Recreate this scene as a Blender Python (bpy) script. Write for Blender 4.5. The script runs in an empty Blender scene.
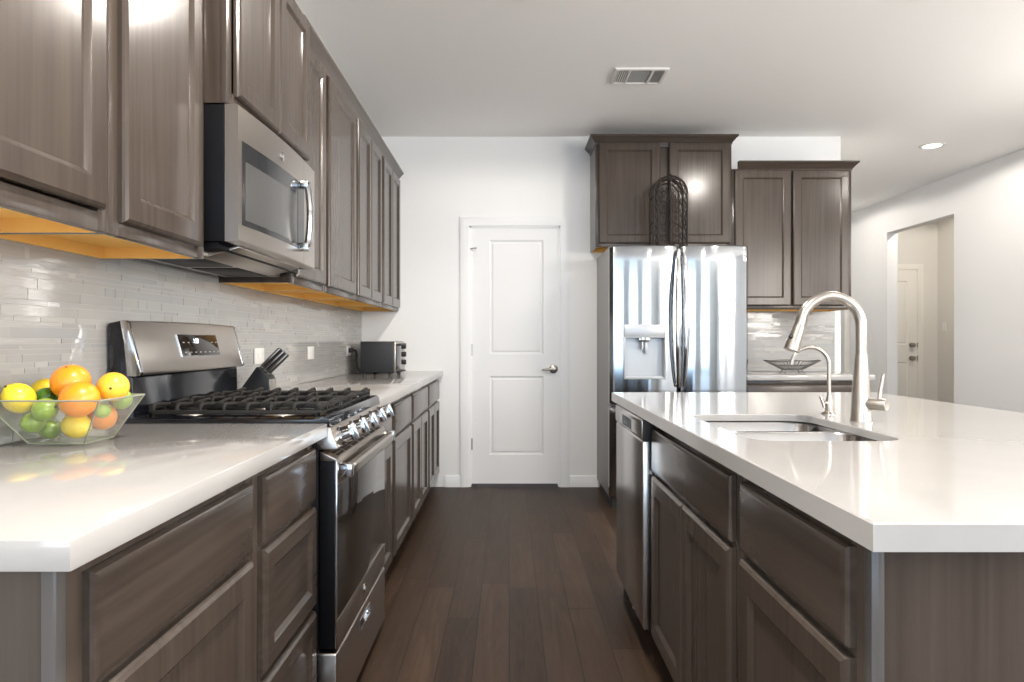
import bpy, bmesh, math, random
from mathutils import Vector, Matrix
random.seed(11)
S = bpy.context.scene
COL = S.collection
pi = math.pi

# ------------------------------------------------------------------ camera, world, light, exposure
H = 1.145                       # lens height
CEIL = 2.75
cam = bpy.data.cameras.new('camera'); cam.lens = 24; cam.sensor_width = 36; cam.sensor_fit = 'HORIZONTAL'
cam.shift_x = 0.003; cam.clip_start = 0.05
co = bpy.data.objects.new('camera', cam); COL.objects.link(co)
co.location = (0, 0, H); co.rotation_euler = (pi/2, 0, 0)
S.camera = co
w = bpy.data.worlds.new('sky'); S.world = w; w.use_nodes = True
w.node_tree.nodes['Background'].inputs[0].default_value = (0.75, 0.87, 1.0, 1)
w.node_tree.nodes['Background'].inputs[1].default_value = 1.0
S.view_settings.view_transform = 'Standard'; S.view_settings.look = 'None'
S.view_settings.gamma = 1; S.view_settings.use_curve_mapping = False
S.view_settings.exposure = 1.15
S.cycles.use_denoising = True
S.cycles.sample_clamp_indirect = 6

XL, XR = -1.163, 4.296          # left and right walls
YB, YR, YF = 5.36, -4.5, 8.85   # kitchen back wall, wall behind the camera, far wall of the next room
REAR_WINDOWS = [(-0.55, 0.35), (0.95, 1.85), (2.45, 3.35)]
ADDED_WINDOW = (-3.3, -1.5)  # left window added behind the camera to light ceiling and right wall
SIDE_WINDOWS = [(-3.4, -2.2), (-1.6, -0.4), (1.0, 2.2), (2.7, 3.9)]

def area_light(name, loc, rot, sx, sy, power, col):
    l = bpy.data.lights.new(name, 'AREA'); l.shape = 'RECTANGLE'; l.size = sx; l.size_y = sy
    l.energy = power; l.color = col
    o = bpy.data.objects.new(name, l); COL.objects.link(o); o.location = loc; o.rotation_euler = rot
    return o
for a, b in REAR_WINDOWS:       # daylight at the windows behind the camera
    area_light('window_daylight', ((a+b)/2, YR+0.02, 1.45), (pi/2, 0, 0), b-a, 1.9, 13, (0.50, 0.72, 1.0))
for a, b in SIDE_WINDOWS:       # daylight at unseen right-wall windows, sills raised to dim the lower cabinets
    area_light('window_daylight', (XR-0.02, (a+b)/2, 1.85), (pi/2, 0, pi/2), b-a, 1.2, 58 if b < 0.5 else 20, (1.0, 0.93, 0.84))
a, b = ADDED_WINDOW
area_light('window_daylight', (XL+0.02, (a+b)/2, 1.6), (pi/2, 0, -pi/2), b-a, 1.5, 36, (0.95, 0.97, 1.0))  # fill light from the added left window
def can_light(x, y, power, beam=176):
    l = bpy.data.lights.new('can_lamp', 'SPOT'); l.energy = power; l.color = (1.0, 0.935, 0.86)
    l.shadow_soft_size = 0.06; l.spot_size = math.radians(beam); l.spot_blend = 0.15
    o = bpy.data.objects.new('can_lamp', l); COL.objects.link(o); o.location = (x, y, CEIL-0.02)

# ------------------------------------------------------------------ materials
def new_mat(name):
    m = bpy.data.materials.new(name); m.use_nodes = True
    return m, m.node_tree, m.node_tree.nodes['Principled BSDF']
def L(nt, a, b): nt.links.new(a, b)
def mapped(nt, scale, kind='Object'):
    tc = nt.nodes.new('ShaderNodeTexCoord'); mp = nt.nodes.new('ShaderNodeMapping')
    mp.inputs['Scale'].default_value = scale
    L(nt, tc.outputs[kind], mp.inputs['Vector']); return mp.outputs[0]
def noise(nt, vec, scale, detail=3, rough=0.5, dist=0):
    n = nt.nodes.new('ShaderNodeTexNoise'); n.inputs['Scale'].default_value = scale
    n.inputs['Detail'].default_value = detail; n.inputs['Roughness'].default_value = rough
    n.inputs['Distortion'].default_value = dist
    if vec is not None: L(nt, vec, n.inputs['Vector'])
    return n
def ramp(nt, fac, stops):
    r = nt.nodes.new('ShaderNodeValToRGB'); e = r.color_ramp.elements
    while len(e) < len(stops): e.new(0.5)
    for el, (p, c) in zip(e, stops): el.position = p; el.color = (*c, 1)
    L(nt, fac, r.inputs[0]); return r
def bump(nt, b, fac, strength, dist=0.002):
    n = nt.nodes.new('ShaderNodeBump'); n.inputs['Strength'].default_value = strength
    n.inputs['Distance'].default_value = dist
    L(nt, fac, n.inputs['Height']); L(nt, n.outputs[0], b.inputs['Normal'])
def plain(name, col, rough=0.5, metal=0.0, coat=0.0, nscale=0, nstr=0.1, nvec=(1, 1, 1), var=0.0, spec=None):
    m, nt, b = new_mat(name)
    b.inputs['Base Color'].default_value = (*col, 1); b.inputs['Roughness'].default_value = rough
    b.inputs['Metallic'].default_value = metal; b.inputs['Coat Weight'].default_value = coat
    b.inputs['Coat Roughness'].default_value = 0.08
    if spec is not None: b.inputs['Specular IOR Level'].default_value = spec
    if nscale:
        n = noise(nt, mapped(nt, nvec), nscale)
        if nstr: bump(nt, b, n.outputs[0], nstr)
        if var:
            r = ramp(nt, n.outputs[0], [(0.3, tuple(c*(1-var) for c in col)), (0.7, tuple(min(1, c*(1+var)) for c in col))])
            L(nt, r.outputs[0], b.inputs['Base Color'])
    return m
def wood(name, grain, c1, c2, rough=0.45, coat=0.9, fine=34.0):
    m, nt, b = new_mat(name)
    sc = {'x': (0.9, fine, fine), 'y': (fine, 0.9, fine), 'z': (fine, fine, 0.9)}[grain]
    sc2 = {'x': (1.6, 5.0, 5.0), 'y': (5.0, 1.6, 5.0), 'z': (5.0, 5.0, 1.6)}[grain]
    n1 = noise(nt, mapped(nt, sc), 1.6, 6, 0.65, 0.4)
    n2 = noise(nt, mapped(nt, sc2), 1.0, 5, 0.6, 0.8)
    oi = nt.nodes.new('ShaderNodeObjectInfo')
    mx = nt.nodes.new('ShaderNodeMath'); mx.operation = 'ADD'
    L(nt, n1.outputs[0], mx.inputs[0]); L(nt, n2.outputs[0], mx.inputs[1])
    ml = nt.nodes.new('ShaderNodeMath'); ml.operation = 'MULTIPLY_ADD'; ml.inputs[1].default_value = 0.5
    mr = nt.nodes.new('ShaderNodeMath'); mr.operation = 'MULTIPLY_ADD'; mr.inputs[1].default_value = 0.10; mr.inputs[2].default_value = -0.05
    L(nt, oi.outputs['Random'], mr.inputs[0]); L(nt, mx.outputs[0], ml.inputs[0]); L(nt, mr.outputs[0], ml.inputs[2])
    n3 = noise(nt, mapped(nt, tuple(q*0.10 for q in sc)), 1.3, 2, 0.5, 0.6)
    sn = nt.nodes.new('ShaderNodeMath'); sn.operation = 'MULTIPLY'; sn.inputs[1].default_value = 85.0; L(nt, n3.outputs[0], sn.inputs[0])
    s2 = nt.nodes.new('ShaderNodeMath'); s2.operation = 'SINE'; L(nt, sn.outputs[0], s2.inputs[0])
    s3 = nt.nodes.new('ShaderNodeMath'); s3.operation = 'MULTIPLY_ADD'; s3.inputs[1].default_value = 0.055; L(nt, s2.outputs[0], s3.inputs[0]); L(nt, ml.outputs[0], s3.inputs[2])
    ml = s3
    mid = tuple((a+c)/2 for a, c in zip(c1, c2))
    r = ramp(nt, ml.outputs[0], [(0.22, c1), (0.5, mid), (0.78, c2)])
    L(nt, r.outputs[0], b.inputs['Base Color'])
    b.inputs['Roughness'].default_value = rough; b.inputs['Specular IOR Level'].default_value = 0.03; b.inputs['Coat Weight'].default_value = coat; b.inputs['Coat Roughness'].default_value = 0.19; b.inputs['Coat IOR'].default_value = 1.4
    bump(nt, b, n1.outputs[0], 0.06, 0.001)
    return m
WA, WB = (0.034, 0.0255, 0.0205), (0.076, 0.059, 0.048)
M = {}
M['wood'] = wood('stained_maple_upright', 'z', WA, WB)
M['woody'] = wood('stained_maple_lengthwise', 'y', WA, WB)
M['woodx'] = wood('stained_maple_crosswise', 'x', WA, WB)
M['edge'] = wood('stained_maple_edge', 'z', (0.065, 0.060, 0.058), (0.09, 0.083, 0.08))
M['kick'] = plain('toe_kick_dark', (0.02, 0.016, 0.014), 0.6, nscale=30, nstr=0.05)
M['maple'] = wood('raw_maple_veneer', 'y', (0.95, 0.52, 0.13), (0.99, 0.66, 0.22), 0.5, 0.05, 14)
M['wall'] = plain('wall_paint', (0.80, 0.80, 0.795), 0.55, nscale=160, nstr=0.05)
M['rear'] = plain('rear_wall_paint', (0.36, 0.385, 0.395), 0.6, nscale=160, nstr=0.05)  # unseen wall, greyed to dim its reflection in cabinets and fridge
M['hall'] = plain('hall_paint', (0.72, 0.695, 0.645), 0.6, nscale=160, nstr=0.05)
M['ceil'] = plain('ceiling_paint', (0.96, 0.95, 0.935), 0.75, nscale=120, nstr=0.08)
M['trim'] = plain('white_trim_paint', (0.80, 0.805, 0.81), 0.42, spec=0.25, nscale=40, nstr=0.01)
M['hdoor'] = plain('hall_door_paint', (0.80, 0.77, 0.71), 0.4, nscale=40, nstr=0.01)
M['quartz'] = plain('white_quartz', (0.365, 0.355, 0.345), 0.08, nscale=6, nstr=0, var=0.025)
M['steel'] = plain('brushed_steel', (0.50, 0.455, 0.41), 0.28, 1.0, nscale=8, nstr=0.03, nvec=(30, 1.2, 60))
M['steelz'] = plain('dishwasher_steel', (0.56, 0.55, 0.54), 0.22, 1.0, nscale=8, nstr=0.02, nvec=(60, 60, 1.2))
M['nickel'] = plain('brushed_nickel', (0.40, 0.37, 0.335), 0.30, 1.0, nscale=40, nstr=0.01)
M['chrome'] = plain('chrome', (0.55, 0.555, 0.565), 0.10, 1.0, nscale=20, nstr=0.005)
M['sink'] = plain('sink_steel', (0.37, 0.365, 0.36), 0.20, 1.0, nscale=9, nstr=0.02, nvec=(4, 40, 40))
M['enamel'] = plain('black_enamel', (0.006, 0.0065, 0.009), 0.12, nscale=20, nstr=0.01)
M['blacksheet'] = plain('black_sheet_metal', (0.004, 0.004, 0.005), 0.45, nscale=120, nstr=0.03, spec=0.12)
M['iron'] = plain('cast_iron', (0.014, 0.013, 0.012), 0.6, nscale=260, nstr=0.15, spec=0.3)
M['plastic'] = plain('black_plastic', (0.012, 0.013, 0.015), 0.5, nscale=200, nstr=0.03)
M['glass'] = plain('oven_glass', (0.020, 0.016, 0.013), 0.05, nscale=2, nstr=0.0, var=0.2, spec=0.35)
M['mglass'] = plain('microwave_glass', (0.025, 0.026, 0.028), 0.08, nscale=2, nstr=0.0, var=0.1, spec=0.5)
M['mmesh'] = plain('microwave_mesh', (0.075, 0.075, 0.075), 0.15, nscale=900, nstr=0.03, spec=0.35)
M['fridgeside'] = plain('fridge_side_grey', (0.33, 0.32, 0.31), 0.42, nscale=200, nstr=0.04)
M['white_plastic'] = plain('white_plastic', (0.82, 0.81, 0.79), 0.3, nscale=80, nstr=0.01)
M['slotdark'] = plain('outlet_slot', (0.05, 0.05, 0.05), 0.5, nscale=60, nstr=0.02)
M['grout'] = plain('grout', (0.38, 0.37, 0.355), 0.8, nscale=200, nstr=0.1)
M['wrought'] = plain('bronzed_wrought_iron', (0.010, 0.006, 0.004), 0.5, 0.0, nscale=60, nstr=0.2, var=0.4, spec=0.25)
M['wire'] = plain('grey_wire', (0.17, 0.165, 0.16), 0.4, 0.8, nscale=60, nstr=0.05)
M['dispenser'] = plain('dispenser_grey', (0.40, 0.42, 0.44), 0.35, 0.3, nscale=60, nstr=0.01)
M['vent'] = plain('vent_white', (0.78, 0.76, 0.73), 0.45, nscale=60, nstr=0.01)
M['ventdark'] = plain('vent_inside', (0.09, 0.09, 0.095), 0.7, nscale=60, nstr=0.02)
M['bowl'] = None
M['orange'] = plain('orange_peel', (0.94, 0.30, 0.015), 0.34, nscale=150, nstr=0.30, var=0.06, coat=0.15)
M['mandarin'] = plain('pale_orange_peel', (0.95, 0.50, 0.04), 0.36, nscale=140, nstr=0.30, var=0.06, coat=0.15)
M['lemon'] = plain('lemon_peel', (0.92, 0.68, 0.03), 0.34, nscale=140, nstr=0.30, var=0.08, coat=0.15)
M['lime'] = plain('lime_peel', (0.26, 0.40, 0.035), 0.32, nscale=140, nstr=0.25, var=0.2, coat=0.15)
M['darklime'] = plain('dark_lime_peel', (0.06, 0.17, 0.015), 0.3, nscale=140, nstr=0.25, var=0.2, coat=0.15)
M['stem'] = plain('stem_scar', (0.06, 0.05, 0.015), 0.8, nscale=90, nstr=0.2)
# fridge steel: brushed sideways, so reflections stretch upright
m, nt, b = new_mat('fridge_steel')
b.inputs['Base Color'].default_value = (0.42, 0.44, 0.46, 1); b.inputs['Metallic'].default_value = 1
b.inputs['Roughness'].default_value = 0.10; b.inputs['Anisotropic'].default_value = 0.93
tg = nt.nodes.new('ShaderNodeTangent'); tg.direction_type = 'RADIAL'; tg.axis = 'Z'
b.inputs['Anisotropic Rotation'].default_value = 0.25; L(nt, tg.outputs[0], b.inputs['Tangent'])
nn = noise(nt, mapped(nt, (3.2, 3.2, 1.1)), 1.6, 1, 0.4)
bump(nt, b, nn.outputs[0], 0.07, 0.012)
M['fridge'] = m
# clear bowl
m, nt, b = new_mat('clear_acrylic')
nt.nodes.remove(b); out = nt.nodes['Material Output']
tr_ = nt.nodes.new('ShaderNodeBsdfTransparent'); tr_.inputs[0].default_value = (0.965, 0.975, 0.955, 1)
df = nt.nodes.new('ShaderNodeBsdfDiffuse'); df.inputs[0].default_value = (0.80, 0.83, 0.78, 1)
gs = nt.nodes.new('ShaderNodeBsdfGlossy'); gs.inputs['Roughness'].default_value = 0.03
lw_ = nt.nodes.new('ShaderNodeLayerWeight'); lw_.inputs[0].default_value = 0.5
pw_ = nt.nodes.new('ShaderNodeMath'); pw_.operation = 'POWER'; pw_.inputs[1].default_value = 4.0; L(nt, lw_.outputs['Facing'], pw_.inputs[0])
fz_ = nt.nodes.new('ShaderNodeMath'); fz_.operation = 'MULTIPLY_ADD'; fz_.inputs[1].default_value = 0.7; fz_.inputs[2].default_value = 0.04; L(nt, pw_.outputs[0], fz_.inputs[0])
m1 = nt.nodes.new('ShaderNodeMixShader'); m1.inputs[0].default_value = 0.045; m2 = nt.nodes.new('ShaderNodeMixShader')
L(nt, tr_.outputs[0], m1.inputs[1]); L(nt, df.outputs[0], m1.inputs[2]); L(nt, fz_.outputs[0], m2.inputs[0])
L(nt, m1.outputs[0], m2.inputs[1]); L(nt, gs.outputs[0], m2.inputs[2]); L(nt, m2.outputs[0], out.inputs[0])
M['bowl'] = m
M['bowledge'] = plain('acrylic_edge', (0.27, 0.29, 0.22), 0.15, nscale=40, nstr=0.01)
def emit(name, col, k):
    m, nt, b = new_mat(name); b.inputs['Base Color'].default_value = (*col, 1)
    b.inputs['Emission Color'].default_value = (*col, 1); b.inputs['Emission Strength'].default_value = k
    return m
M['lens'] = emit('lamp_lens', (1.0, 0.95, 0.86), 6)
M['digits'] = emit('display_digits', (0.75, 0.88, 1.0), 1.6)
# glazed mosaic: each tile its own tone
m, nt, b = new_mat('glazed_mosaic')
g = nt.nodes.new('ShaderNodeNewGeometry')
r = ramp(nt, g.outputs['Random Per Island'], [(0.0, (0.345, 0.34, 0.33)), (0.35, (0.38, 0.37, 0.355)), (0.7, (0.335, 0.34, 0.34)), (1.0, (0.43, 0.42, 0.40))])
L(nt, r.outputs[0], b.inputs['Base Color']); b.inputs['Roughness'].default_value = 0.08; b.inputs['Specular IOR Level'].default_value = 0.4
nn = noise(nt, mapped(nt, (9, 9, 9)), 1.5, 2); bump(nt, b, nn.outputs[0], 0.08, 0.004)
M['tile'] = m
# floor planks running away from the camera
m, nt, b = new_mat('dark_plank_floor')
def mth(op, a, c=None):
    n = nt.nodes.new('ShaderNodeMath'); n.operation = op
    for i, v in enumerate((a, c)):
        if v is None: continue
        if isinstance(v, (int, float)): n.inputs[i].default_value = v
        else: L(nt, v, n.inputs[i])
    return n.outputs[0]
tc = nt.nodes.new('ShaderNodeTexCoord'); sp = nt.nodes.new('ShaderNodeSeparateXYZ'); L(nt, tc.outputs['Object'], sp.inputs[0])
PW, PL = 0.127, 1.15
rx = mth('DIVIDE', sp.outputs[0], PW); row = mth('FLOOR', rx); fx = mth('FRACT', rx)
wn = nt.nodes.new('ShaderNodeTexWhiteNoise'); wn.noise_dimensions = '1D'; L(nt, row, wn.inputs['W'])
ry = mth('ADD', mth('DIVIDE', sp.outputs[1], PL), mth('MULTIPLY', wn.outputs['Value'], 7.3)); seg = mth('FLOOR', ry); fy = mth('FRACT', ry)
wn2 = nt.nodes.new('ShaderNodeTexWhiteNoise'); wn2.noise_dimensions = '2D'
cb = nt.nodes.new('ShaderNodeCombineXYZ'); L(nt, row, cb.inputs[0]); L(nt, seg, cb.inputs[1]); L(nt, cb.outputs[0], wn2.inputs['Vector'])
cb2 = nt.nodes.new('ShaderNodeCombineXYZ'); L(nt, sp.outputs[0], cb2.inputs[0]); L(nt, sp.outputs[1], cb2.inputs[1]); L(nt, mth('MULTIPLY', wn2.outputs['Value'], 31.0), cb2.inputs[2])
mp = nt.nodes.new('ShaderNodeMapping'); mp.inputs['Scale'].default_value = (22, 1.6, 1); L(nt, cb2.outputs[0], mp.inputs['Vector'])
gn = noise(nt, mp.outputs[0], 1.5, 7, 0.68, 1.2)
tone = mth('ADD', mth('MULTIPLY', gn.outputs[0], 0.62), mth('MULTIPLY', wn2.outputs['Value'], 0.22))
r = ramp(nt, tone, [(0.18, (0.022, 0.0125, 0.008)), (0.5, (0.056, 0.034, 0.022)), (0.72, (0.112, 0.066, 0.042))])
gap = mth('MAXIMUM', mth('LESS_THAN', fx, 0.022), mth('LESS_THAN', fy, 0.0035))
mxn = nt.nodes.new('ShaderNodeMixRGB'); L(nt, gap, mxn.inputs[0]); L(nt, r.outputs[0], mxn.inputs[1]); mxn.inputs[2].default_value = (0.010, 0.007, 0.006, 1)
L(nt, mxn.outputs[0], b.inputs['Base Color'])
b.inputs['Roughness'].default_value = 0.43; b.inputs['Specular IOR Level'].default_value = 0.16
hgt = mth('SUBTRACT', mth('MULTIPLY', gn.outputs[0], 0.25), gap); bump(nt, b, hgt, 0.25, 0.002)
M['floor'] = m

# ------------------------------------------------------------------ mesh helpers
WORLD = {}
class MB:
    def __init__(s): s.bm = bmesh.new()
    def _add(s, t):
        me = bpy.data.meshes.new('t'); t.to_mesh(me); t.free(); s.bm.from_mesh(me); bpy.data.meshes.remove(me)
    def box(s, x0, x1, y0, y1, z0, z1, bev=0.0, seg=2, rot=None):
        t = bmesh.new(); bmesh.ops.create_cube(t, size=1)
        c = Vector(((x0+x1)/2, (y0+y1)/2, (z0+z1)/2))
        for v in t.verts: v.co = Vector((v.co.x*(x1-x0), v.co.y*(y1-y0), v.co.z*(z1-z0)))
        if bev: bmesh.ops.bevel(t, geom=list(t.edges), offset=bev, segments=seg, profile=0.5, affect='EDGES')
        for v in t.verts: v.co = (rot @ v.co if rot else v.co) + c
        s._add(t); return s
    def prism(s, pts, axis, a0, a1, bev=0.0, seg=2):
        t = bmesh.new()
        f = {'x': lambda p, a: (a, p[0], p[1]), 'y': lambda p, a: (p[0], a, p[1]), 'z': lambda p, a: (p[0], p[1], a)}[axis]
        A = [t.verts.new(f(p, a0)) for p in pts]; B = [t.verts.new(f(p, a1)) for p in pts]
        n = len(pts); t.faces.new(A); t.faces.new(B[::-1])
        for i in range(n): t.faces.new((A[i], B[i], B[(i+1) % n], A[(i+1) % n]))
        bmesh.ops.recalc_face_normals(t, faces=t.faces)
        if bev: bmesh.ops.bevel(t, geom=list(t.edges), offset=bev, segments=seg, profile=0.5, affect='EDGES')
        s._add(t); return s
    def loft(s, rings, closed=True, caps=True):
        vs = [[s.bm.verts.new(p) for p in r] for r in rings]; n = len(vs[0])
        for a, b in zip(vs, vs[1:]):
            for i in range(n if closed else n-1):
                s.bm.faces.new((a[i], a[(i+1) % n], b[(i+1) % n], b[i]))
        if caps: s.bm.faces.new(vs[0][::-1]); s.bm.faces.new(vs[-1])
        return s
    def lathe(s, prof, origin=(0, 0, 0), axis=(0, 0, 1), seg=28, caps=True):
        q = Vector((0, 0, 1)).rotation_difference(Vector(axis)); o = Vector(origin)
        rings = [[o + q @ Vector((r*math.cos(2*pi*i/seg), r*math.sin(2*pi*i/seg), z)) for i in range(seg)] for r, z in prof]
        return s.loft(rings, True, caps)
    def cyl(s, p0, p1, r0, r1=None, seg=20):
        p0, p1 = Vector(p0), Vector(p1); d = p1-p0
        return s.lathe([(r0, 0), (r1 if r1 is not None else r0, d.length)], p0, d.normalized(), seg)
    def tube(s, pts, r, seg=10, closed=False):
        pts = [Vector(p) for p in pts]; n = len(pts)
        rr = r if isinstance(r, (list, tuple)) else [r]*n
        rings = []; up = None
        for i, p in enumerate(pts):
            if closed: d = (pts[(i+1) % n]-pts[i-1])
            else: d = pts[min(i+1, n-1)]-pts[max(i-1, 0)]
            d.normalize()
            if up is None:
                up = d.orthogonal().normalized()
            else:
                up = (up - d*up.dot(d));
                up = up.normalized() if up.length > 1e-6 else d.orthogonal().normalized()
            sd = d.cross(up)
            rings.append([p + (up*math.cos(2*pi*k/seg)+sd*math.sin(2*pi*k/seg))*rr[i] for k in range(seg)])
        if closed: rings.append(rings[0])
        s.loft(rings, True, not closed)
        if closed: bmesh.ops.remove_doubles(s.bm, verts=s.bm.verts, dist=1e-6)
        return s
    def ball(s, c, r, seg=24, rings=16, shape=None, rot=None):
        c = Vector(c); R = []
        for j in range(rings+1):
            th = pi*j/rings; R.append([])
            for i in range(seg):
                d = Vector((math.sin(th)*math.cos(2*pi*i/seg), math.sin(th)*math.sin(2*pi*i/seg), math.cos(th)))
                p = shape(d) if shape else d*r
                if j in (0, rings): p = Vector((1e-4*d.x, 1e-4*d.y, p.z)) if shape is None else p
                R[-1].append(c + (rot @ p if rot else p))
        s.loft(R); bmesh.ops.remove_doubles(s.bm, verts=s.bm.verts, dist=1e-5); return s
    def rings(s, o, u, v, n, ww, hh, rg, fill=True):
        o, u, v, n = map(Vector, (o, u, v, n)); loops = []
        for ins, d in rg:
            loops.append([o+u*a+v*c+n*d for a, c in ((ins, ins), (ww-ins, ins), (ww-ins, hh-ins), (ins, hh-ins))])
        vs = [[s.bm.verts.new(p) for p in l] for l in loops]
        for a, b in zip(vs, vs[1:]):
            for i in range(4): s.bm.faces.new((a[i], a[(i+1) % 4], b[(i+1) % 4], b[i]))
        if fill: s.bm.faces.new(vs[-1]); s.bm.faces.new(vs[0][::-1])
        return s
    def build(s, name, mat, parent=None, origin=None, angle=35, flip=True):
        if flip: bmesh.ops.recalc_face_normals(s.bm, faces=s.bm.faces)
        off = WORLD[parent] if parent else Vector(origin or (0, 0, 0))
        for v in s.bm.verts: v.co -= off
        me = bpy.data.meshes.new(name); s.bm.to_mesh(me); s.bm.free()
        for p in me.polygons: p.use_smooth = True
        me.set_sharp_from_angle(angle=math.radians(angle))
        me.materials.append(M[mat])
        o = bpy.data.objects.new(name, me); COL.objects.link(o)
        if parent: o.parent = parent
        else: o.location = off
        WORLD[o] = off
        return o
def tag(o, label, cat, group=None):
    o['label'] = label; o['category'] = cat
    if group: o['group'] = group
    return o
def struct(o, label=None):
    o['kind'] = 'structure'
    if label: o['label'] = label
    return o
def thing(name, label, cat, loc, group=None):
    o = bpy.data.objects.new(name, None); COL.objects.link(o); o.location = loc; o.empty_display_size = 0.05
    WORLD[o] = Vector(loc); return tag(o, label, cat, group)
def cut(o, cutter):
    """subtract a temporary solid from a mesh object"""
    bmesh.ops.recalc_face_normals(cutter.bm, faces=cutter.bm.faces)
    me = bpy.data.meshes.new('t'); 
    for v in cutter.bm.verts: v.co -= WORLD[o]
    cutter.bm.to_mesh(me); cutter.bm.free()
    c = bpy.data.objects.new('t', me); COL.objects.link(c); c.parent = o.parent; c.location = o.location
    md = o.modifiers.new('cut', 'BOOLEAN'); md.operation = 'DIFFERENCE'; md.solver = 'EXACT'; md.object = c
    dg = bpy.context.evaluated_depsgraph_get(); dg.update()
    nm = bpy.data.meshes.new_from_object(o.evaluated_get(dg)); o.modifiers.clear(); old = o.data; o.data = nm; nm.name = old.name
    bpy.data.objects.remove(c); bpy.data.meshes.remove(me)
    for p in nm.polygons: p.use_smooth = True
    nm.set_sharp_from_angle(angle=math.radians(35))
def text(s, body, size, depth, mat, parent, mtx, name='lettering'):
    cu = bpy.data.curves.new('t', 'FONT'); cu.body = body; cu.size = size; cu.extrude = depth; cu.align_x = 'CENTER'; cu.align_y = 'CENTER'
    t = bpy.data.objects.new('t', cu); COL.objects.link(t)
    dg = bpy.context.evaluated_depsgraph_get(); dg.update()
    me = bpy.data.meshes.new_from_object(t.evaluated_get(dg)); bpy.data.objects.remove(t)
    me.transform(mtx); me.transform(Matrix.Translation(-WORLD[parent])); me.materials.clear(); me.materials.append(M[mat])
    o = bpy.data.objects.new(name, me); COL.objects.link(o); o.parent = parent; WORLD[o] = WORLD[parent]; return o
def frame_mtx(o, u, v, n):
    u, v, n = Vector(u), Vector(v), Vector(n)
    return Matrix.Translation(o) @ Matrix((u, v, n)).transposed().to_4x4()
def rrect(x0, x1, y0, y1, r, z, n=8):
    P = []
    for cx, cy, a in ((x1-r, y1-r, 0), (x0+r, y1-r, pi/2), (x0+r, y0+r, pi), (x1-r, y0+r, 1.5*pi)):
        for k in range(n+1):
            t = a + k*pi/2/n; P.append((cx+r*math.cos(t), cy+r*math.sin(t), z))
    return P

# ------------------------------------------------------------------ room shell
def wall_pieces(name, mat, boxes):
    mb = MB()
    for bx in boxes: mb.box(*bx)
    return struct(mb.build(name, mat))
T = 0.12
struct(MB().box(XL-T, 5.6, YR-T, YF+T, -0.1, 0).build('floor', 'floor'), 'dark brown wood plank floor')
struct(MB().box(XL-T, 5.6, YR-T, YF+T, CEIL, CEIL+0.1).build('ceiling', 'ceil'), 'flat pale ceiling')
a, b = ADDED_WINDOW
wall_pieces('wall_left', 'wall', [(XL-T, XL, YR-T, a, 0, CEIL), (XL-T, XL, b, YB+T, 0, CEIL), (XL-T, XL, a, b, 0, 0.85), (XL-T, XL, a, b, 2.35, CEIL)])
XP = 2.605                      # end of the kitchen back wall
DX0, DX1, DZ = -0.306, 0.400, 2.050
BACK = [(XL, DX0, YB, YB+T, 0, CEIL), (DX1, XP, YB, YB+T, 0, CEIL), (DX0, DX1, YB, YB+T, DZ, CEIL), (XP-T, XP, YB+T, YF, 0, CEIL)]
wall_pieces('wall_back', 'wall', BACK)
wall_pieces('wall_pantry', 'wall', [(DX0-0.2, DX1+0.2, YB+1.0, YB+1.05, 0, CEIL)])
OY0, OY1, OZ = 6.59, 7.76, 2.375
RB = []
edges = [YR] + [e for ab in SIDE_WINDOWS for e in ab] + [OY0]
for i in range(0, len(edges), 2): RB.append((XR, XR+T, edges[i], edges[i+1], 0, CEIL))
for a, b in SIDE_WINDOWS: RB += [(XR, XR+T, a, b, 0, 1.25), (XR, XR+T, a, b, 2.45, CEIL)]
RB += [(XR, XR+T, OY1, YF, 0, CEIL), (XR, XR+T, OY0, OY1, OZ, CEIL)]
wall_pieces('wall_right', 'wall', RB)
wall_pieces('wall_far', 'wall', [(XP-T, XR+T, YF, YF+T, 0, CEIL)])
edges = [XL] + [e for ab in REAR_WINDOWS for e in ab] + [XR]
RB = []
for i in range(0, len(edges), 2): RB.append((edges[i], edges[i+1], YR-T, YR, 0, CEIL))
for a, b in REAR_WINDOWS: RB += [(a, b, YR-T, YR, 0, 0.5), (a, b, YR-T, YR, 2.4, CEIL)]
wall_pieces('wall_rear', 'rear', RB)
k = 0
for a, b in REAR_WINDOWS:
    k += 1; mb = MB()
    for x in (a, b-0.05): mb.box(x, x+0.05, YR-0.09, YR-0.03, 0.5, 2.4, 0.004)
    for z in (0.5, 1.42, 2.35): mb.box(a, b, YR-0.085, YR-0.035, z, z+0.05, 0.004)
    struct(mb.build('window_%d' % k, 'trim'))
for a, b in SIDE_WINDOWS:
    k += 1; mb = MB()
    for y in (a, b-0.05): mb.box(XR+0.03, XR+0.09, y, y+0.05, 1.25, 2.45, 0.004)
    for z in (1.25, 1.82, 2.40): mb.box(XR+0.035, XR+0.085, a, b, z, z+0.05, 0.004)
    struct(mb.build('window_%d' % k, 'trim'))
a, b = ADDED_WINDOW; k += 1; mb = MB()
for y in (a, (a+b)/2-0.025, b-0.05): mb.box(XL-0.09, XL-0.03, y, y+0.05, 0.85, 2.35, 0.004)
for z in (0.85, 2.30): mb.box(XL-0.085, XL-0.035, a, b, z, z+0.05, 0.004)
struct(mb.build('window_%d' % k, 'trim'))  # frame of the added left window
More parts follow.
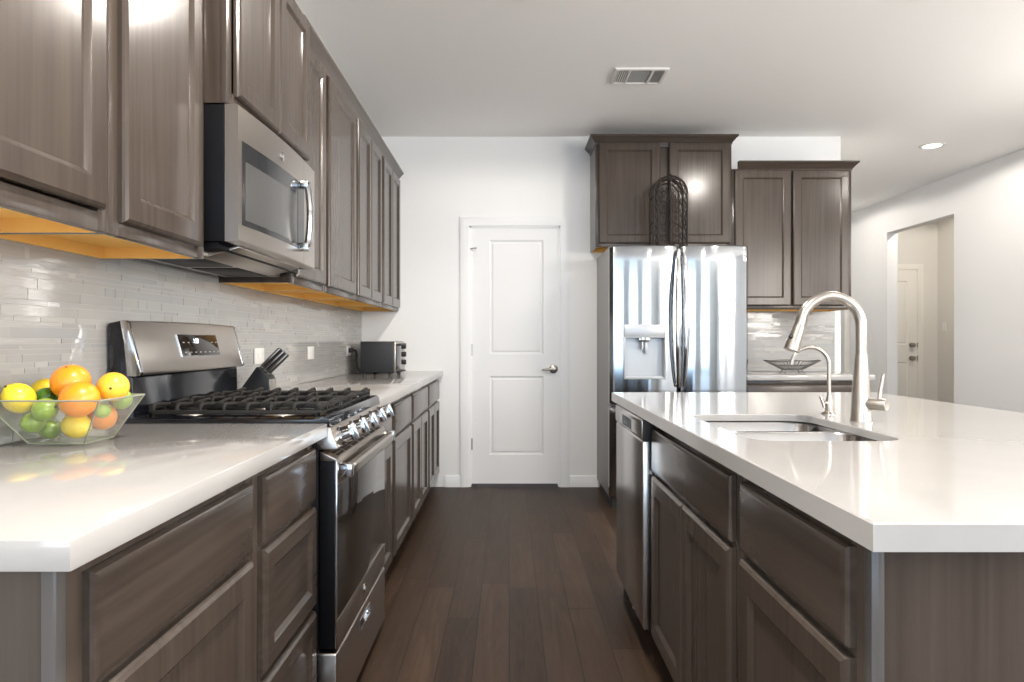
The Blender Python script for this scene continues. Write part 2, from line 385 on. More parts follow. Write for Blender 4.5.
# hall beyond the opening
HX, HY = 5.40, 8.60
HD0, HD1 = 4.28, 5.14
wall_pieces('wall_hall_end', 'hall', [(HD1, HX, HY, HY+0.1, 0, CEIL), (HD0+0.05, HD1, HY, HY+0.1, 2.05, CEIL), (HD0+0.05, HD1, HY+0.06, HY+0.1, 0, 2.05)])
wall_pieces('wall_hall_side', 'hall', [(HX, HX+0.1, 5.0, HY+0.1, 0, CEIL)])
wall_pieces('wall_hall_near', 'hall', [(XR+T, HX+0.1, 4.9, 5.0, 0, CEIL)])

def panel_door(name, x0, x1, yf, z0, z1, mat, panels):
    """moulded door facing the camera, raised panels; yf = front plane"""
    ww, hh = x1-x0, z1-z0; mb = MB()
    fl = [0]; xs = sorted({0, ww, *[q for p in panels for q in p[:2]]}); zs = sorted({0, hh, *[q for p in panels for q in p[2:]]})
    def inside(cx, cz): return any(p[0] < cx < p[1] and p[2] < cz < p[3] for p in panels)
    for i in range(len(xs)-1):
        for j in range(len(zs)-1):
            if inside((xs[i]+xs[i+1])/2, (zs[j]+zs[j+1])/2): continue
            vs = [mb.bm.verts.new((x0+a, yf, z0+c)) for a, c in ((xs[i], zs[j]), (xs[i+1], zs[j]), (xs[i+1], zs[j+1]), (xs[i], zs[j+1]))]
            mb.bm.faces.new(vs)
    for p in panels:
        mb.rings((x0+p[0], yf, z0+p[2]), (1, 0, 0), (0, 0, 1), (0, -1, 0), p[1]-p[0], p[3]-p[2],
                 [(0, 0), (0.004, -0.003), (0.013, -0.010), (0.020, -0.010), (0.030, -0.004), (0.040, -0.0035)], fill=False)
        a = 0.040; d = 0.0035
        mb.bm.faces.new([mb.bm.verts.new((x0+q, yf+d, z0+r2)) for q, r2 in ((p[0]+a, p[2]+a), (p[1]-a, p[2]+a), (p[1]-a, p[3]-a), (p[0]+a, p[3]-a))])
    bmesh.ops.remove_doubles(mb.bm, verts=mb.bm.verts, dist=1e-5)
    mb.rings((x0, yf, z0), (1, 0, 0), (0, 0, 1), (0, 1, 0), ww, hh, [(0, 0), (0, 0.035)], fill=False)
    mb.bm.faces.new([mb.bm.verts.new((x0+a, yf+0.035, z0+c)) for a, c in ((0, 0), (ww, 0), (ww, hh), (0, hh))])
    bmesh.ops.remove_doubles(mb.bm, verts=mb.bm.verts, dist=1e-5)
    return struct(mb.build(name, mat, angle=25))
# pantry door, casing and hardware
yd = YB+0.010
d1 = panel_door('door_1', -0.302, 0.397, yd, 0.024, 2.037, 'trim', [(0.148, 0.575, 1.015, 1.915), (0.148, 0.575, 0.225, 0.845)])
d1['label'] = 'white two-panel pantry door'
kn = MB().lathe([(0.001, 0), (0.034, 0), (0.034, 0.006), (0.028, 0.010), (0.012, 0.012), (0.011, 0.045), (0.0135, 0.050), (0.012, 0.058), (0.001, 0.060)], (0.350, yd, 0.925), (0, -1, 0))
kn.tube([(0.350, yd-0.052, 0.925), (0.325, yd-0.054, 0.925), (0.290, yd-0.052, 0.923), (0.258, yd-0.046, 0.921)], [0.011, 0.010, 0.009, 0.007], 12)
h = kn.build('door_handle', 'nickel', d1); h['label'] = 'satin nickel lever handle'
for z in (1.825, 1.075, 0.335):
    MB().cyl((-0.304, yd-0.006, z-0.045), (-0.304, yd-0.006, z+0.045), 0.006).box(-0.303, -0.285, yd-0.002, yd+0.001, z-0.045, z+0.045).build('hinge', 'nickel', d1)
MB().tube([(-0.304, yd-0.008, 1.868), (-0.285, yd-0.04, 1.868), (-0.265, yd-0.045, 1.868)], 0.004, 8).cyl((-0.265, yd-0.045, 1.868), (-0.252, yd-0.045, 1.868), 0.007).build('hinge_stop', 'nickel', d1)
def casing(name, mat, x0, x1, z1, y, wd=0.072):
    mb = MB(); prof = [(0, 0), (0, 0.010), (0.008, 0.014), (0.030, 0.016), (0.055, 0.018), (wd, 0.012), (wd, 0)]
    rr = []
    for dd, t in prof:
        rr.append([(x0-dd, y-t, 0), (x0-dd, y-t, z1+dd), (x1+dd, y-t, z1+dd), (x1+dd, y-t, 0)])
    mb.loft(rr, closed=False, caps=False)
    mb.box(x0-0.001, x0+0.014, y-0.002, y+0.10, 0, z1); mb.box(x1-0.014, x1+0.001, y-0.002, y+0.10, 0, z1); mb.box(x0, x1, y-0.002, y+0.10, z1-0.012, z1)
    return struct(mb.build(name, mat))
casing('trim_1', 'trim', DX0-0.004, DX1+0.002, DZ-0.004, YB)
def baseboard(name, x0, x1, y0, y1, facing, mat='trim'):
    hh = 0.092; prof = [(0, 0), (0.014, 0), (0.014, 0.062), (0.011, 0.068), (0.011, 0.074), (0.008, 0.083), (0.004, hh), (0, hh)]
    mb = MB()
    if facing == '-y': mb.prism([(y1-a, z) for a, z in prof], 'x', x0, x1)
    if facing == '-x': mb.prism([(x1-a, z) for a, z in prof], 'y', y0, y1)
    struct(mb.build(name, mat))
baseboard('baseboard_back', -0.50, DX0-0.077, 0, YB, '-y')
baseboard('baseboard_back_right', DX1+0.075, 1.62, 0, YB, '-y')
baseboard('baseboard_right', 0, XR, 4.0, OY0, '-x'); baseboard('baseboard_right_far', 0, XR, OY1, YF, '-x')
baseboard('baseboard_hall', 0, HX, 5.0, HY, '-x')
# hall door
d2 = panel_door('door_2', HD0+0.02, HD1, HY-0.004, 0.02, 2.035, 'hdoor', [(0.12, 0.72, 1.08, 1.88), (0.12, 0.72, 0.22, 0.86)])
d2['label'] = 'pale panelled door down the hall'
for z, r0 in ((0.93, 0.030), (1.095, 0.029)):
    MB().lathe([(0.001, 0), (r0, 0), (r0, 0.008), (0.012, 0.012), (0.012, 0.03), (0.027, 0.04), (0.027, 0.055), (0.001, 0.06)], (HD1-0.075, HY-0.004, z), (0, -1, 0)).build('door_knob' if z < 1 else 'deadbolt', 'nickel', d2)
    MB().box(HD1-0.004, HD1+0.008, HY-0.012, HY+0.001, z-0.03, z+0.03).build('strike_plate', 'nickel', d2)
casing('trim_2', 'hdoor', HD0+0.015, HD1+0.005, 2.042, HY)

# ------------------------------------------------------------------ mosaic tiles
def mosaic(name, label, o, u, v, n, W_, H_):
    o, u, v, n = map(Vector, (o, u, v, n)); mb = MB(); rnd = random.Random(5)
    z = 0.0; gp = 0.0015
    while z < H_-0.004:
        hh = rnd.choice((0.013, 0.013, 0.019, 0.027)); hh = min(hh, H_-z)
        x = -rnd.random()*0.12
        while x < W_:
            ww = rnd.choice((0.05, 0.09, 0.14, 0.20, 0.28)); a, b_ = max(0, x), min(W_, x+ww-gp)
            if b_-a > 0.004:
                tx, tz = rnd.gauss(0, 0.006), rnd.gauss(0, 0.010)
                q = []
                for aa, cc in ((a, z), (b_, z), (b_, z+hh-gp), (a, z+hh-gp)):
                    q.append((aa, cc))
                cx, cz = (a+b_)/2, z+hh/2
                top = [o+u*aa+v*cc+n*(0.007+max(-0.0015, min(0.0015, (aa-cx)*tx+(cc-cz)*tz))) for aa, cc in q]
                bot = [o+u*aa+v*cc+n*0.0 for aa, cc in q]
                A = [mb.bm.verts.new(p) for p in top]; B = [mb.bm.verts.new(p) for p in bot]
                mb.bm.faces.new(A)
                for i in range(4): mb.bm.faces.new((A[i], B[i], B[(i+1) % 4], A[(i+1) % 4]))
            x += ww
        z += hh
    ob = struct(mb.build(name, 'tile', flip=False, angle=10), label)
    mb = MB(); mb.rings(o, u, v, n, W_, H_, [(0, 0), (0, 0.0060)])
    mb.build('grout_bed', 'grout', ob)
mosaic('wall_left_tile', 'glossy pale linear mosaic tile along the left wall', (XL, 0.83, 0.911), (0, 1, 0), (0, 0, 1), (1, 0, 0), YB-0.83, 0.49)
mosaic('wall_back_tile', 'glossy pale linear mosaic tile behind the wire basket', (1.61, YB, 0.911), (1, 0, 0), (0, 0, 1), (0, -1, 0), 0.945, 0.475)

# ------------------------------------------------------------------ cabinets
class Face:
    """a cabinet front: origin plane, run direction u, outward normal n"""
    def __init__(s, side, plane):
        s.side, s.p = side, plane
        s.u, s.n = {'+x': ((0, 1, 0), (1, 0, 0)), '-x': ((0, 1, 0), (-1, 0, 0)), '-y': ((1, 0, 0), (0, -1, 0))}[side]
    def o(s, a, z): return (s.p, a, z) if s.side != '-y' else (a, s.p, z)
    def box(s, mb, a0, a1, d0, d1, z0, z1, bev=0.0):
        """d measured outward from the plane"""
        k = {'+x': 1, '-x': -1, '-y': -1}[s.side]; e0, e1 = sorted((s.p+k*d0, s.p+k*d1))
        if s.side == '-y': return mb.box(a0, a1, e0, e1, z0, z1, bev)
        return mb.box(e0, e1, a0, a1, z0, z1, bev)
DT = 0.020
def leaf(F, name, a0, a1, z0, z1, parent, fw=0.058, grain='wood'):
    """five-piece door or drawer front with a recessed centre panel"""
    mb = MB(); ww, hh = a1-a0, z1-z0; V = (0, 0, 1)
    mb.rings(F.o(a0, z0), F.u, V, F.n, ww, hh, [(0, 0), (0, 0.010), (0.003, 0.0155), (0.010, DT), (fw, DT), (fw+0.003, DT-0.002), (fw+0.012, DT-0.010), (fw+0.014, DT-0.010), (fw+0.014, 0)], fill=False)
    d = mb.build(name, grain, parent, angle=20)
    g = fw+0.012
    MB().rings(Vector(F.o(a0, z0))+Vector(F.u)*g+Vector(V)*g, F.u, V, F.n, ww-2*g, hh-2*g, [(0, 0.001), (0, DT-0.0098)]).build('panel', grain, d)
    return d
def slab(F, name, a0, a1, z0, z1, parent, grain):
    mb = MB(); mb.rings(F.o(a0, z0), F.u, (0, 0, 1), F.n, a1-a0, z1-z0, [(0, 0), (0, 0.010), (0.003, 0.0155), (0.012, DT-0.001), (0.016, DT)])
    return mb.build(name, grain, parent, angle=20)
def face_frame(F, a0, a1, z0, z1, cuts, parent, st=0.038):
    """stiles, rails: cuts = list of z of middle rails"""
    mb = MB(); t = 0.019
    F.box(mb, a0, a0+st, -t, 0, z0, z1, 0.0012); F.box(mb, a1-st, a1, -t, 0, z0, z1, 0.0012)
    F.box(mb, a0+st, a1-st, -t, 0, z1-0.04, z1, 0.0012); F.box(mb, a0+st, a1-st, -t, 0, z0, z0+0.04, 0.0012)
    for z in cuts: F.box(mb, a0+st, a1-st, -t, 0, z-0.022, z+0.022, 0.0012)
    mb.build('face_frame', 'wood', parent)
ZT = 0.8715                     # top of base cabinets
CT = 0.910                      # worktop
def base_cabinet(F, label, a0, a1, depth, layout, group, g0=0.012, g1=0.012):
    loc = F.o((a0+a1)/2, 0); k = {'+x': 1, '-x': -1, '-y': -1}[F.side]
    gr = 'woodx' if F.side == '-y' else 'woody'
    lx = list(loc); lx[1 if F.side == '-y' else 0] -= k*depth/2
    t = thing('base_cabinet', label, 'cabinet', tuple(lx), group)
    mb = MB(); F.box(mb, a0, a1, -depth, -0.019, 0.105, ZT); mb.build('body', 'wood', t)
    mb = MB(); F.box(mb, a0, a1, -depth, -0.080, 0.0, 0.105); mb.build('toe_kick', 'kick', t)
    cuts = [0.683] if layout != 'three' else [0.683, 0.388]
    face_frame(F, a0, a1, 0.105, ZT, cuts, t)
    b0, b1 = a0+g0, a1-g1; mid = (b0+b1)/2
    if layout == 'three':
        slab(F, 'drawer', b0, b1, 0.692, 0.842, t, gr)
        leaf(F, 'drawer', b0, b1, 0.398, 0.677, t, 0.050, gr); leaf(F, 'drawer', b0, b1, 0.118, 0.383, t, 0.050, gr)
    else:
        slab(F, 'drawer', b0, b1, 0.692, 0.842, t, gr)
        if layout == 'one': leaf(F, 'door', b0, b1, 0.118, 0.677, t)
        if layout == 'two':
            leaf(F, 'door', b0, mid-0.0015, 0.118, 0.677, t); leaf(F, 'door', mid+0.0015, b1, 0.118, 0.677, t)
    return t
FL = Face('+x', -0.561); DL = -0.561-XL-0.002
GL = 'base cabinets under the left worktop'
base_cabinet(FL, 'grey-brown base cabinet with one wide drawer, at the near end of the left worktop', 0.866, 1.490, DL, 'one', GL, 0.031, 0.033)
base_cabinet(FL, 'grey-brown base cabinet of three stacked drawers, just left of the gas range', 1.490, 1.943, DL, 'three', GL, 0.036, 0.013)
base_cabinet(FL, 'grey-brown base cabinet half hidden behind the oven door, right after the gas range', 2.720, 3.213, DL, 'one', GL, 0.035, 0.035)
base_cabinet(FL, 'grey-brown single-door base cabinet with a drawer, second after the gas range', 3.213, 3.842, DL, 'one', GL, 0.035, 0.035)
base_cabinet(FL, 'grey-brown two-door base cabinet with a wide drawer, third after the gas range', 3.842, 4.618, DL, 'two', GL, 0.035, 0.035)
base_cabinet(FL, 'grey-brown two-door base cabinet at the corner by the pantry door wall', 4.618, YB-0.002, DL, 'two', GL, 0.035, 0.030)
# finished end of the left run
t = thing('cabinet_end_panel', 'grey-brown flat end panel closing the near end of the left base cabinets', 'panel', (-0.86, 0.85, 0))
MB().box(XL+0.001, -0.581, 0.849, 0.866, 0, ZT).build('panel', 'wood', t)
e = MB().box(-0.5805, -0.561, 0.846, 0.866, 0.0, ZT, 0.0015).build('edge_strip', 'edge', t); e['label'] = 'lighter grey corner strip'
FI = Face('-x', 0.513); DI = 0.79
GI = 'base cabinets of the island'
base_cabinet(FI, 'dark grey-brown island cabinet nearest the camera, drawer over one door', 0.985, 1.505, DI, 'one', GI, 0.022, 0.033)
t = base_cabinet(FI, 'dark grey-brown island cabinet under the sink, two doors below a wide false drawer', 1.505, 2.402, DI, 'two', GI, 0.036, 0.028)
sinkcab = t
t = thing('cabinet_end_panel', 'grey-brown wood end panel of the island, under the near edge of its worktop', 'panel', (0.92, 0.975, 0))
MB().box(0.5325, 1.303, 0.969, 0.985, 0, ZT).build('panel', 'wood', t)
e = MB().box(0.513, 0.532, 0.966, 0.985, 0.0, ZT, 0.0015).build('edge_strip', 'edge', t); e['label'] = 'lighter grey corner strip'
t = thing('cabinet_end_panel', 'grey-brown end panel of the island beyond the dishwasher', 'panel', (0.9, 3.05, 0))
MB().box(0.513, 1.303, 3.022, 3.060, 0, ZT, 0.002).build('panel', 'wood', t)
FB = Face('-y', 4.765)
base_cabinet(FB, 'grey-brown base cabinet under the back worktop beside the refrigerator', 1.622, 2.515, YB-4.765-0.002, 'two', None)

def upper_cabinet(F, label, a0, a1, z0, z1, depth, ndoors, group, g0=0.008, g1=0.008, crown=None, gapc=0.003, zd0=0.026):
    """wall cabinet: sides, recessed raw-maple underside, frame and doors; depth from the wall to the frame front"""
    loc = list(F.o((a0+a1)/2, z0)); k = {'+x': 1, '-x': -1, '-y': -1}[F.side]; loc[1 if F.side == '-y' else 0] -= k*depth/2
    t = thing('wall_cabinet', label, 'cabinet', tuple(loc), group)
    mb = MB(); F.box(mb, a0+0.013, a1-0.013, -depth, -0.019, z0+0.034, z1); mb.build('body', 'wood', t)
    for s0 in (a0, a1-0.013):
        mb = MB(); F.box(mb, s0, s0+0.013, -depth, -0.019, z0, z1); mb.build('side_panel', 'wood', t)
    mb = MB(); F.box(mb, a0+0.013, a1-0.013, -depth, -0.019, z0+0.030, z0+0.034)
    F.box(mb, a0+0.013, a1-0.013, -depth+0.001, -depth+0.020, z0, z0+0.030)
    for s0 in (a0+0.013, a1-0.016): F.box(mb, s0, s0+0.003, -depth+0.02, -0.019, z0, z0+0.030)
    F.box(mb, a0+0.016, a1-0.016, -0.022, -0.019, z0, z0+0.030)
    e = mb.build('underside', 'maple', t); e['label'] = 'raw orange maple underside'
    face_frame(F, a0, a1, z0, z1, [], t)
    b0, b1 = a0+g0, a1-g1; mid = (b0+b1)/2; za, zb = z0+zd0, z1-0.008
    if ndoors == 1: leaf(F, 'door', b0, b1, za, zb, t)
    else:
        leaf(F, 'door', b0, mid-gapc/2, za, zb, t); leaf(F, 'door', mid+gapc/2, b1, za, zb, t)
    return t
CROWN = [(0.0, -0.005), (0.004, -0.005), (0.006, 0.006), (0.010, 0.012), (0.018, 0.022), (0.030, 0.036), (0.038, 0.043), (0.042, 0.046), (0.042, 0.058), (0.0, 0.058)]
def crown(name, path, z, parent=None, origin=None):
    """moulding swept along a floor-plan path; the outside lies to the left of the path direction"""
    mb = MB(); P = [Vector((*p, 0)) for p in path]; N = []
    for a, b in zip(P, P[1:]):
        d = (b-a).normalized(); N.append(Vector((-d.y, d.x, 0)))
    rr = []
    for i, p in enumerate(P):
        if i == 0: nn = N[0]
        elif i == len(P)-1: nn = N[-1]
        else:
            nn = (N[i-1]+N[i]).normalized(); nn = nn/max(0.3, nn.dot(N[i]))
        rr.append([p+nn*d+Vector((0, 0, z+h_)) for d, h_ in CROWN])
    mb.loft(rr)
    return mb.build(name, 'woody' if parent is None else 'woodx', parent, origin, angle=25)
UZ0, UZ1 = 1.378, 2.412
XU = -0.868; DU = XU-XL-0.001
FU = Face('+x', XU)
GU = 'wall cabinets along the left wall'
upper_cabinet(FU, 'grey-brown wall cabinet nearest the camera at the upper left', 0.866, 1.480, UZ0, UZ1, DU, 1, GU, 0.030, 0.033, zd0=0.045)
upper_cabinet(FU, 'grey-brown single-door wall cabinet just left of the microwave', 1.480, 1.942, UZ0, UZ1, DU, 1, GU, 0.034, 0.042, zd0=0.030)
FM = Face('+x', -0.805)
tm = upper_cabinet(FM, 'deeper two-door wall cabinet directly above the microwave', 1.944, 2.718, 1.824, UZ1, -0.805-XL-0.001, 2, GU, 0.050, 0.014, zd0=0.034)
upper_cabinet(FU, 'grey-brown single-door wall cabinet just right of the microwave', 2.720, 3.210, UZ0, UZ1, DU, 1, GU, 0.035, 0.035)
upper_cabinet(FU, 'wide single-door grey-brown wall cabinet, second right of the microwave', 3.210, 3.840, UZ0, UZ1, DU, 1, GU, 0.035, 0.035)
upper_cabinet(FU, 'two-door grey-brown wall cabinet, third right of the microwave', 3.840, 4.606, UZ0, UZ1, DU, 2, GU, 0.035, 0.035)
upper_cabinet(FU, 'two-door grey-brown wall cabinet in the corner against the white back wall', 4.606, YB-0.002, UZ0, UZ1, DU, 2, GU, 0.035, 0.022)
def left_crown(path, label):
    o = crown('crown_moulding', path, UZ1-0.004, None, (path[0][0], path[0][1], UZ1)); tag(o, label, 'moulding')
left_crown([(XU, YB-0.002), (XU, 2.762)], 'long grey-brown crown moulding on the left wall cabinets beyond the microwave')
# back wall cabinets
FK = Face('-y', 5.030); DK = YB-5.030-0.001
tf = upper_cabinet(FK, 'grey-brown two-door wall cabinet above the refrigerator', 0.637, 1.640, 1.838, 2.615, DK, 2, None, 0.022, 0.012, gapc=0.066, zd0=0.024)
crown('crown', [(1.640, YB-0.002), (1.640, 5.030), (0.637, 5.030), (0.637, YB-0.002)][::-1][::-1], 2.600, tf)
tr = upper_cabinet(FK, 'taller two-door wall cabinet at right of the refrigerator, above the wire basket', 1.642, 2.523, UZ0, UZ1, DK, 2, None, 0.017, 0.020, gapc=0.010)
crown('crown', [(2.523, YB-0.002), (2.523, 5.030), (1.684, 5.030)], UZ1-0.006, tr)

# ------------------------------------------------------------------ worktops
def worktop(label, x0, x1, y0, y1, z0=ZT+0.0005, z1=CT):
    o = MB().box(x0, x1, y0, y1, z0, z1, 0.0025, 2).build('worktop', 'quartz', None, ((x0+x1)/2, (y0+y1)/2, z0))
    return tag(o, label, 'countertop')
worktop('white quartz worktop left of the gas range, under the fruit bowl', XL+0.008, -0.517, 0.805, 1.944)
worktop('white quartz worktop beyond the gas range, under the toaster oven', XL+0.008, -0.517, 2.717, YB-0.001)
worktop('white quartz worktop on the back wall under the wire basket', 1.618, 2.535, 4.725, YB-0.008)
# island top with the sink opening
def island_top():
    x0, x1, y0, y1 = 0.471, 1.682, 0.883, 3.131; hx0, hx1, hy0, hy1, hr = 0.574, 0.947, 1.605, 2.190, 0.075
    cx, cy = (hx0+hx1)/2, (hy0+hy1)/2
    def sdf(px, py):
        qx = abs(px-cx)-((hx1-hx0)/2-hr); qy = abs(py-cy)-((hy1-hy0)/2-hr)
        return math.hypot(max(qx, 0), max(qy, 0))+min(max(qx, qy), 0)-hr
    th = [2*pi*i/120 for i in range(120)] + [math.atan2(b_-cy, a-cx) % (2*pi) for a in (x0, x1) for b_ in (y0, y1)]
    th = sorted(set(round(t_, 6) for t_ in th))
    inn, out = [], []
    for a in th:
        c, s_ = math.cos(a), math.sin(a); lo, hi = 0, 1
        for _ in range(40):
            md = (lo+hi)/2
            if sdf(cx+c*md, cy+s_*md) < 0: lo = md
            else: hi = md
        inn.append((cx+c*lo, cy+s_*lo))
        k_ = min([((x1 if c > 0 else x0)-cx)/c if abs(c) > 1e-9 else 9e9, ((y1 if s_ > 0 else y0)-cy)/s_ if abs(s_) > 1e-9 else 9e9])
        out.append((cx+c*k_, cy+s_*k_))
    e = 0.0025; cl = lambda v_, a, b_: max(a, min(b_, v_))
    oin = [(cl(px, x0+e, x1-e), cl(py, y0+e, y1-e)) for px, py in out]
    iout = [(px+(px-cx)/math.hypot(px-cx, py-cy)*e, py+(py-cy)/math.hypot(px-cx, py-cy)*e) for px, py in inn]
    z0, z1, ZH = ZT+0.0005, CT, 0.889
    lv = [[(*p, z0) for p in out], [(*p, z1-e) for p in out], [(*p, z1) for p in oin], [(*p, z1) for p in iout], [(*p, z1-e) for p in inn], [(*p, ZH) for p in inn], [(cx+(p[0]-cx)*1.2, cy+(p[1]-cy)*1.2, ZH) for p in inn]]
    mb = MB(); vs = [[mb.bm.verts.new(p) for p in l] for l in lv]; n = len(th)
    for i in range(7):
        a, b_ = vs[i], vs[(i+1) % 7]
        for q in range(n): mb.bm.faces.new((a[q], a[(q+1) % n], b_[(q+1) % n], b_[q]))
    o = mb.build('worktop', 'quartz', None, ((x0+x1)/2, (y0+y1)/2, z0), angle=30)
    tag(o, 'white quartz worktop of the island, cut out around the sink', 'countertop')
island_top()
cut(next(c for c in sinkcab.children if c.name.startswith('body')), MB().box(0.54, 1.0, 1.52, 2.26, 0.60, 1.0))
# sink
sk = thing('kitchen_sink', 'stainless steel double-bowl sink set under the island worktop', 'sink', (0.76, 1.9, 0.66))
def basin(x0, x1, y0, y1, zr, X0, X1, Y0, Y1):
    r = 0.072; R = []
    mb = MB(); nn = 8
    R.append(rrect(X0, X1, Y0, Y1, 0.012, zr, nn)); R.append(rrect(x0-0.004, x1+0.004, y0-0.004, y1+0.004, r+0.004, zr, nn))
    R.append(rrect(x0, x1, y0, y1, r, zr-0.005, nn))
    for ins, z in ((0.004, zr-0.10), (0.008, 0.725), (0.014, 0.705), (0.026, 0.692), (0.045, 0.686), (0.075, 0.684)):
        R.append(rrect(x0+ins, x1-ins, y0+ins, y1-ins, max(0.02, r-ins*0.4), z, nn))
    mb.loft(R, True, False); mb.bm.faces.new([mb.bm.verts.new(p) for p in R[-1]])
    bmesh.ops.remove_doubles(mb.bm, verts=mb.bm.verts, dist=1e-6)
    o = mb.build('basin', 'sink', sk, angle=40)
    cx, cy = (x0+x1)/2, (y0+y1)/2
    MB().lathe([(0.001, -0.004), (0.030, -0.004), (0.036, 0.002), (0.055, 0.003), (0.057, 0.0), (0.057, -0.003), (0.001, -0.006)], (cx, cy, 0.6855), seg=32).build('drain', 'chrome', o)
basin(0.572, 0.955, 1.945, 2.198, 0.8885, 0.56, 0.967, 1.931, 2.215)
basin(0.572, 0.955, 1.597, 1.920, 0.8885, 0.56, 0.967, 1.58, 1.930)

# ------------------------------------------------------------------ faucets
fx_, fy_ = 1.034, 2.005
t = thing('kitchen_faucet', 'tall brushed-nickel gooseneck faucet with pull-down head behind the sink', 'faucet', (fx_, fy_, CT))
MB().lathe([(0.001, 0), (0.0305, 0), (0.0305, 0.004), (0.0285, 0.010), (0.0265, 0.05), (0.0225, 0.11), (0.0180, 0.17), (0.0158, 0.198), (0.001, 0.198)], (fx_, fy_, CT), seg=36).build('body', 'nickel', t)
zc = 1.188; R_ = 0.0885
pts = [(fx_, fy_, CT+0.196), (fx_, fy_, zc-0.02)] + [(fx_-R_+R_*math.cos(a), fy_, zc+R_*math.sin(a)) for a in [pi*i/28*0.94 for i in range(29)]]
MB().tube(pts, 0.0152, 20).build('spout', 'nickel', t)
ax = (Vector(pts[-1])-Vector(pts[-2])).normalized(); ax = (ax+Vector((-0.10, -0.02, 0))).normalized(); q0 = Vector(pts[-1])
hd = MB().lathe([(0.001, -0.003), (0.0165, -0.003), (0.0165, 0.004), (0.0158, 0.007), (0.0172, 0.02), (0.0228, 0.085), (0.0225, 0.092), (0.019, 0.094), (0.001, 0.092)], q0, ax, 28).build('spray_head', 'nickel', t)
bt = q0+ax*0.05+Vector((-0.0175, -0.010, 0))
MB().ball(bt, 0.007, 12, 8).build('spray_button', 'plastic', hd)
hb = Vector((fx_, fy_, 0.962)); hx = Vector((0.62, -0.785, 0)).normalized()
MB().lathe([(0.001, 0.0), (0.017, 0.0), (0.017, 0.060), (0.0155, 0.064), (0.001, 0.065)], hb+hx*0.008, hx, 28).build('handle_hub', 'nickel', t)
lv0 = hb+hx*0.050
lev = MB().tube([lv0+Vector((0, 0, 0.010)), lv0+Vector((0.004, 0, 0.040)), lv0+Vector((0.012, -0.002, 0.088))], [0.0058, 0.0055, 0.0048], 12).build('lever', 'nickel', t)
gx, gy = 1.030, 2.197
t = thing('water_filter_faucet', 'small slim nickel drinking-water faucet beyond the main faucet', 'faucet', (gx, gy, CT))
MB().lathe([(0.001, 0), (0.023, 0), (0.023, 0.003), (0.012, 0.008), (0.0125, 0.03), (0.010, 0.045), (0.0065, 0.06), (0.001, 0.06)], (gx, gy, CT), seg=24).build('base', 'nickel', t)
pts = [(gx, gy, CT+0.055), (gx, gy, 1.06)] + [(gx-0.061+0.061*math.cos(a), gy, 1.064+0.061*math.sin(a)) for a in [pi*i/20*0.90 for i in range(21)]]
pts += [(pts[-1][0]-0.003, gy, pts[-1][2]-0.014)]
MB().tube(pts, 0.0062, 14).build('spout', 'nickel', t)
MB().tube([(gx, gy, CT+0.035), (gx-0.018, gy-0.004, CT+0.037)], 0.007, 12).tube([(gx-0.018, gy-0.004, CT+0.022), (gx-0.022, gy-0.004, CT+0.037), (gx-0.030, gy-0.004, CT+0.058)], [0.004, 0.0055, 0.004], 10).build('lever', 'nickel', t)

# ------------------------------------------------------------------ refrigerator
fr = thing('refrigerator', 'stainless steel french-door refrigerator against the back wall', 'refrigerator', (1.143, 5.0, 0))
MB().box(0.686, 1.612, 4.668, 5.325, 0.075, 1.789, 0.004).build('body', 'fridgeside', fr)
MB().box(0.705, 1.585, 4.66, 5.28, 0.0, 0.078).build('base_grille', 'plastic', fr)
def curved_slab(x0, x1, yb, yf, bulge, z0, z1, r=0.012):
    def prof(ins, z):
        P = [(x1-ins, yb, z), (x0+ins, yb, z)]
        n = 22
        for i in range(n+1):
            u_ = -1+2*i/n; x = (x0+x1)/2+u_*((x1-x0)/2-ins)
            e = min(1, (1-abs(u_))/0.07); y = yf+bulge*u_*u_ + (1-math.sqrt(max(0, 1-(1-e)**2)))*0.022 + ins
            P.append((x, y, z))
        return P
    R = [prof(r*(1-math.sin(a)), z0+r*(1-math.cos(a))) for a in (0, pi/6, pi/3, pi/2)]
    R += [prof(0, z0+(z1-z0)*i/10) for i in range(1, 10)]
    R += [prof(r*(1-math.sin(a)), z1-r*(1-math.cos(a))) for a in (pi/2, pi/3, pi/6, 0)]
    return MB().loft(R)
ld = curved_slab(0.680, 1.1490, 4.66, 4.578, 0.020, 0.715, 1.789).build('door', 'fridge', fr, angle=40)
rd = curved_slab(1.1560, 1.618, 4.66, 4.578, 0.020, 0.715, 1.789).build('door', 'fridge', fr, angle=40)
fz = curved_slab(0.680, 1.618, 4.66, 4.572, 0.034, 0.085, 0.703).build('freezer_drawer', 'fridge', fr, angle=40)
def handle_v(xc, parent, s):
    R = []
    for i in range(25):
        t_ = i/24; z = 0.835+t_*0.925; b_ = math.sin(pi*t_)
        hw = 0.009+0.012*b_**0.7; cx = xc+s*(0.004+hw); y = 4.568-0.040*b_**0.8; dp = 0.012
        R.append([(cx+hw*math.cos(a), y+dp*math.sin(a), z) for a in [2*pi*k_/16 for k_ in range(16)]])
    o = MB().loft(R).build('handle', 'chrome', parent)
    for z in (0.85, 1.745): MB().cyl((xc+s*0.012, 4.60, z), (xc+s*0.012, 4.564, z), 0.010).build('handle_mount', 'chrome', o)
handle_v(1.149, ld, -1); handle_v(1.156, rd, 1)
mb = MB().tube([(0.76, 4.545, 0.64), (0.80, 4.525, 0.64), (1.143, 4.512, 0.64), (1.486, 4.525, 0.64), (1.526, 4.545, 0.64)], 0.013, 12)
mb.cyl((0.78, 4.60, 0.64), (0.78, 4.533, 0.64), 0.010).cyl((1.506, 4.60, 0.64), (1.506, 4.533, 0.64), 0.010).build('handle', 'chrome', fz)
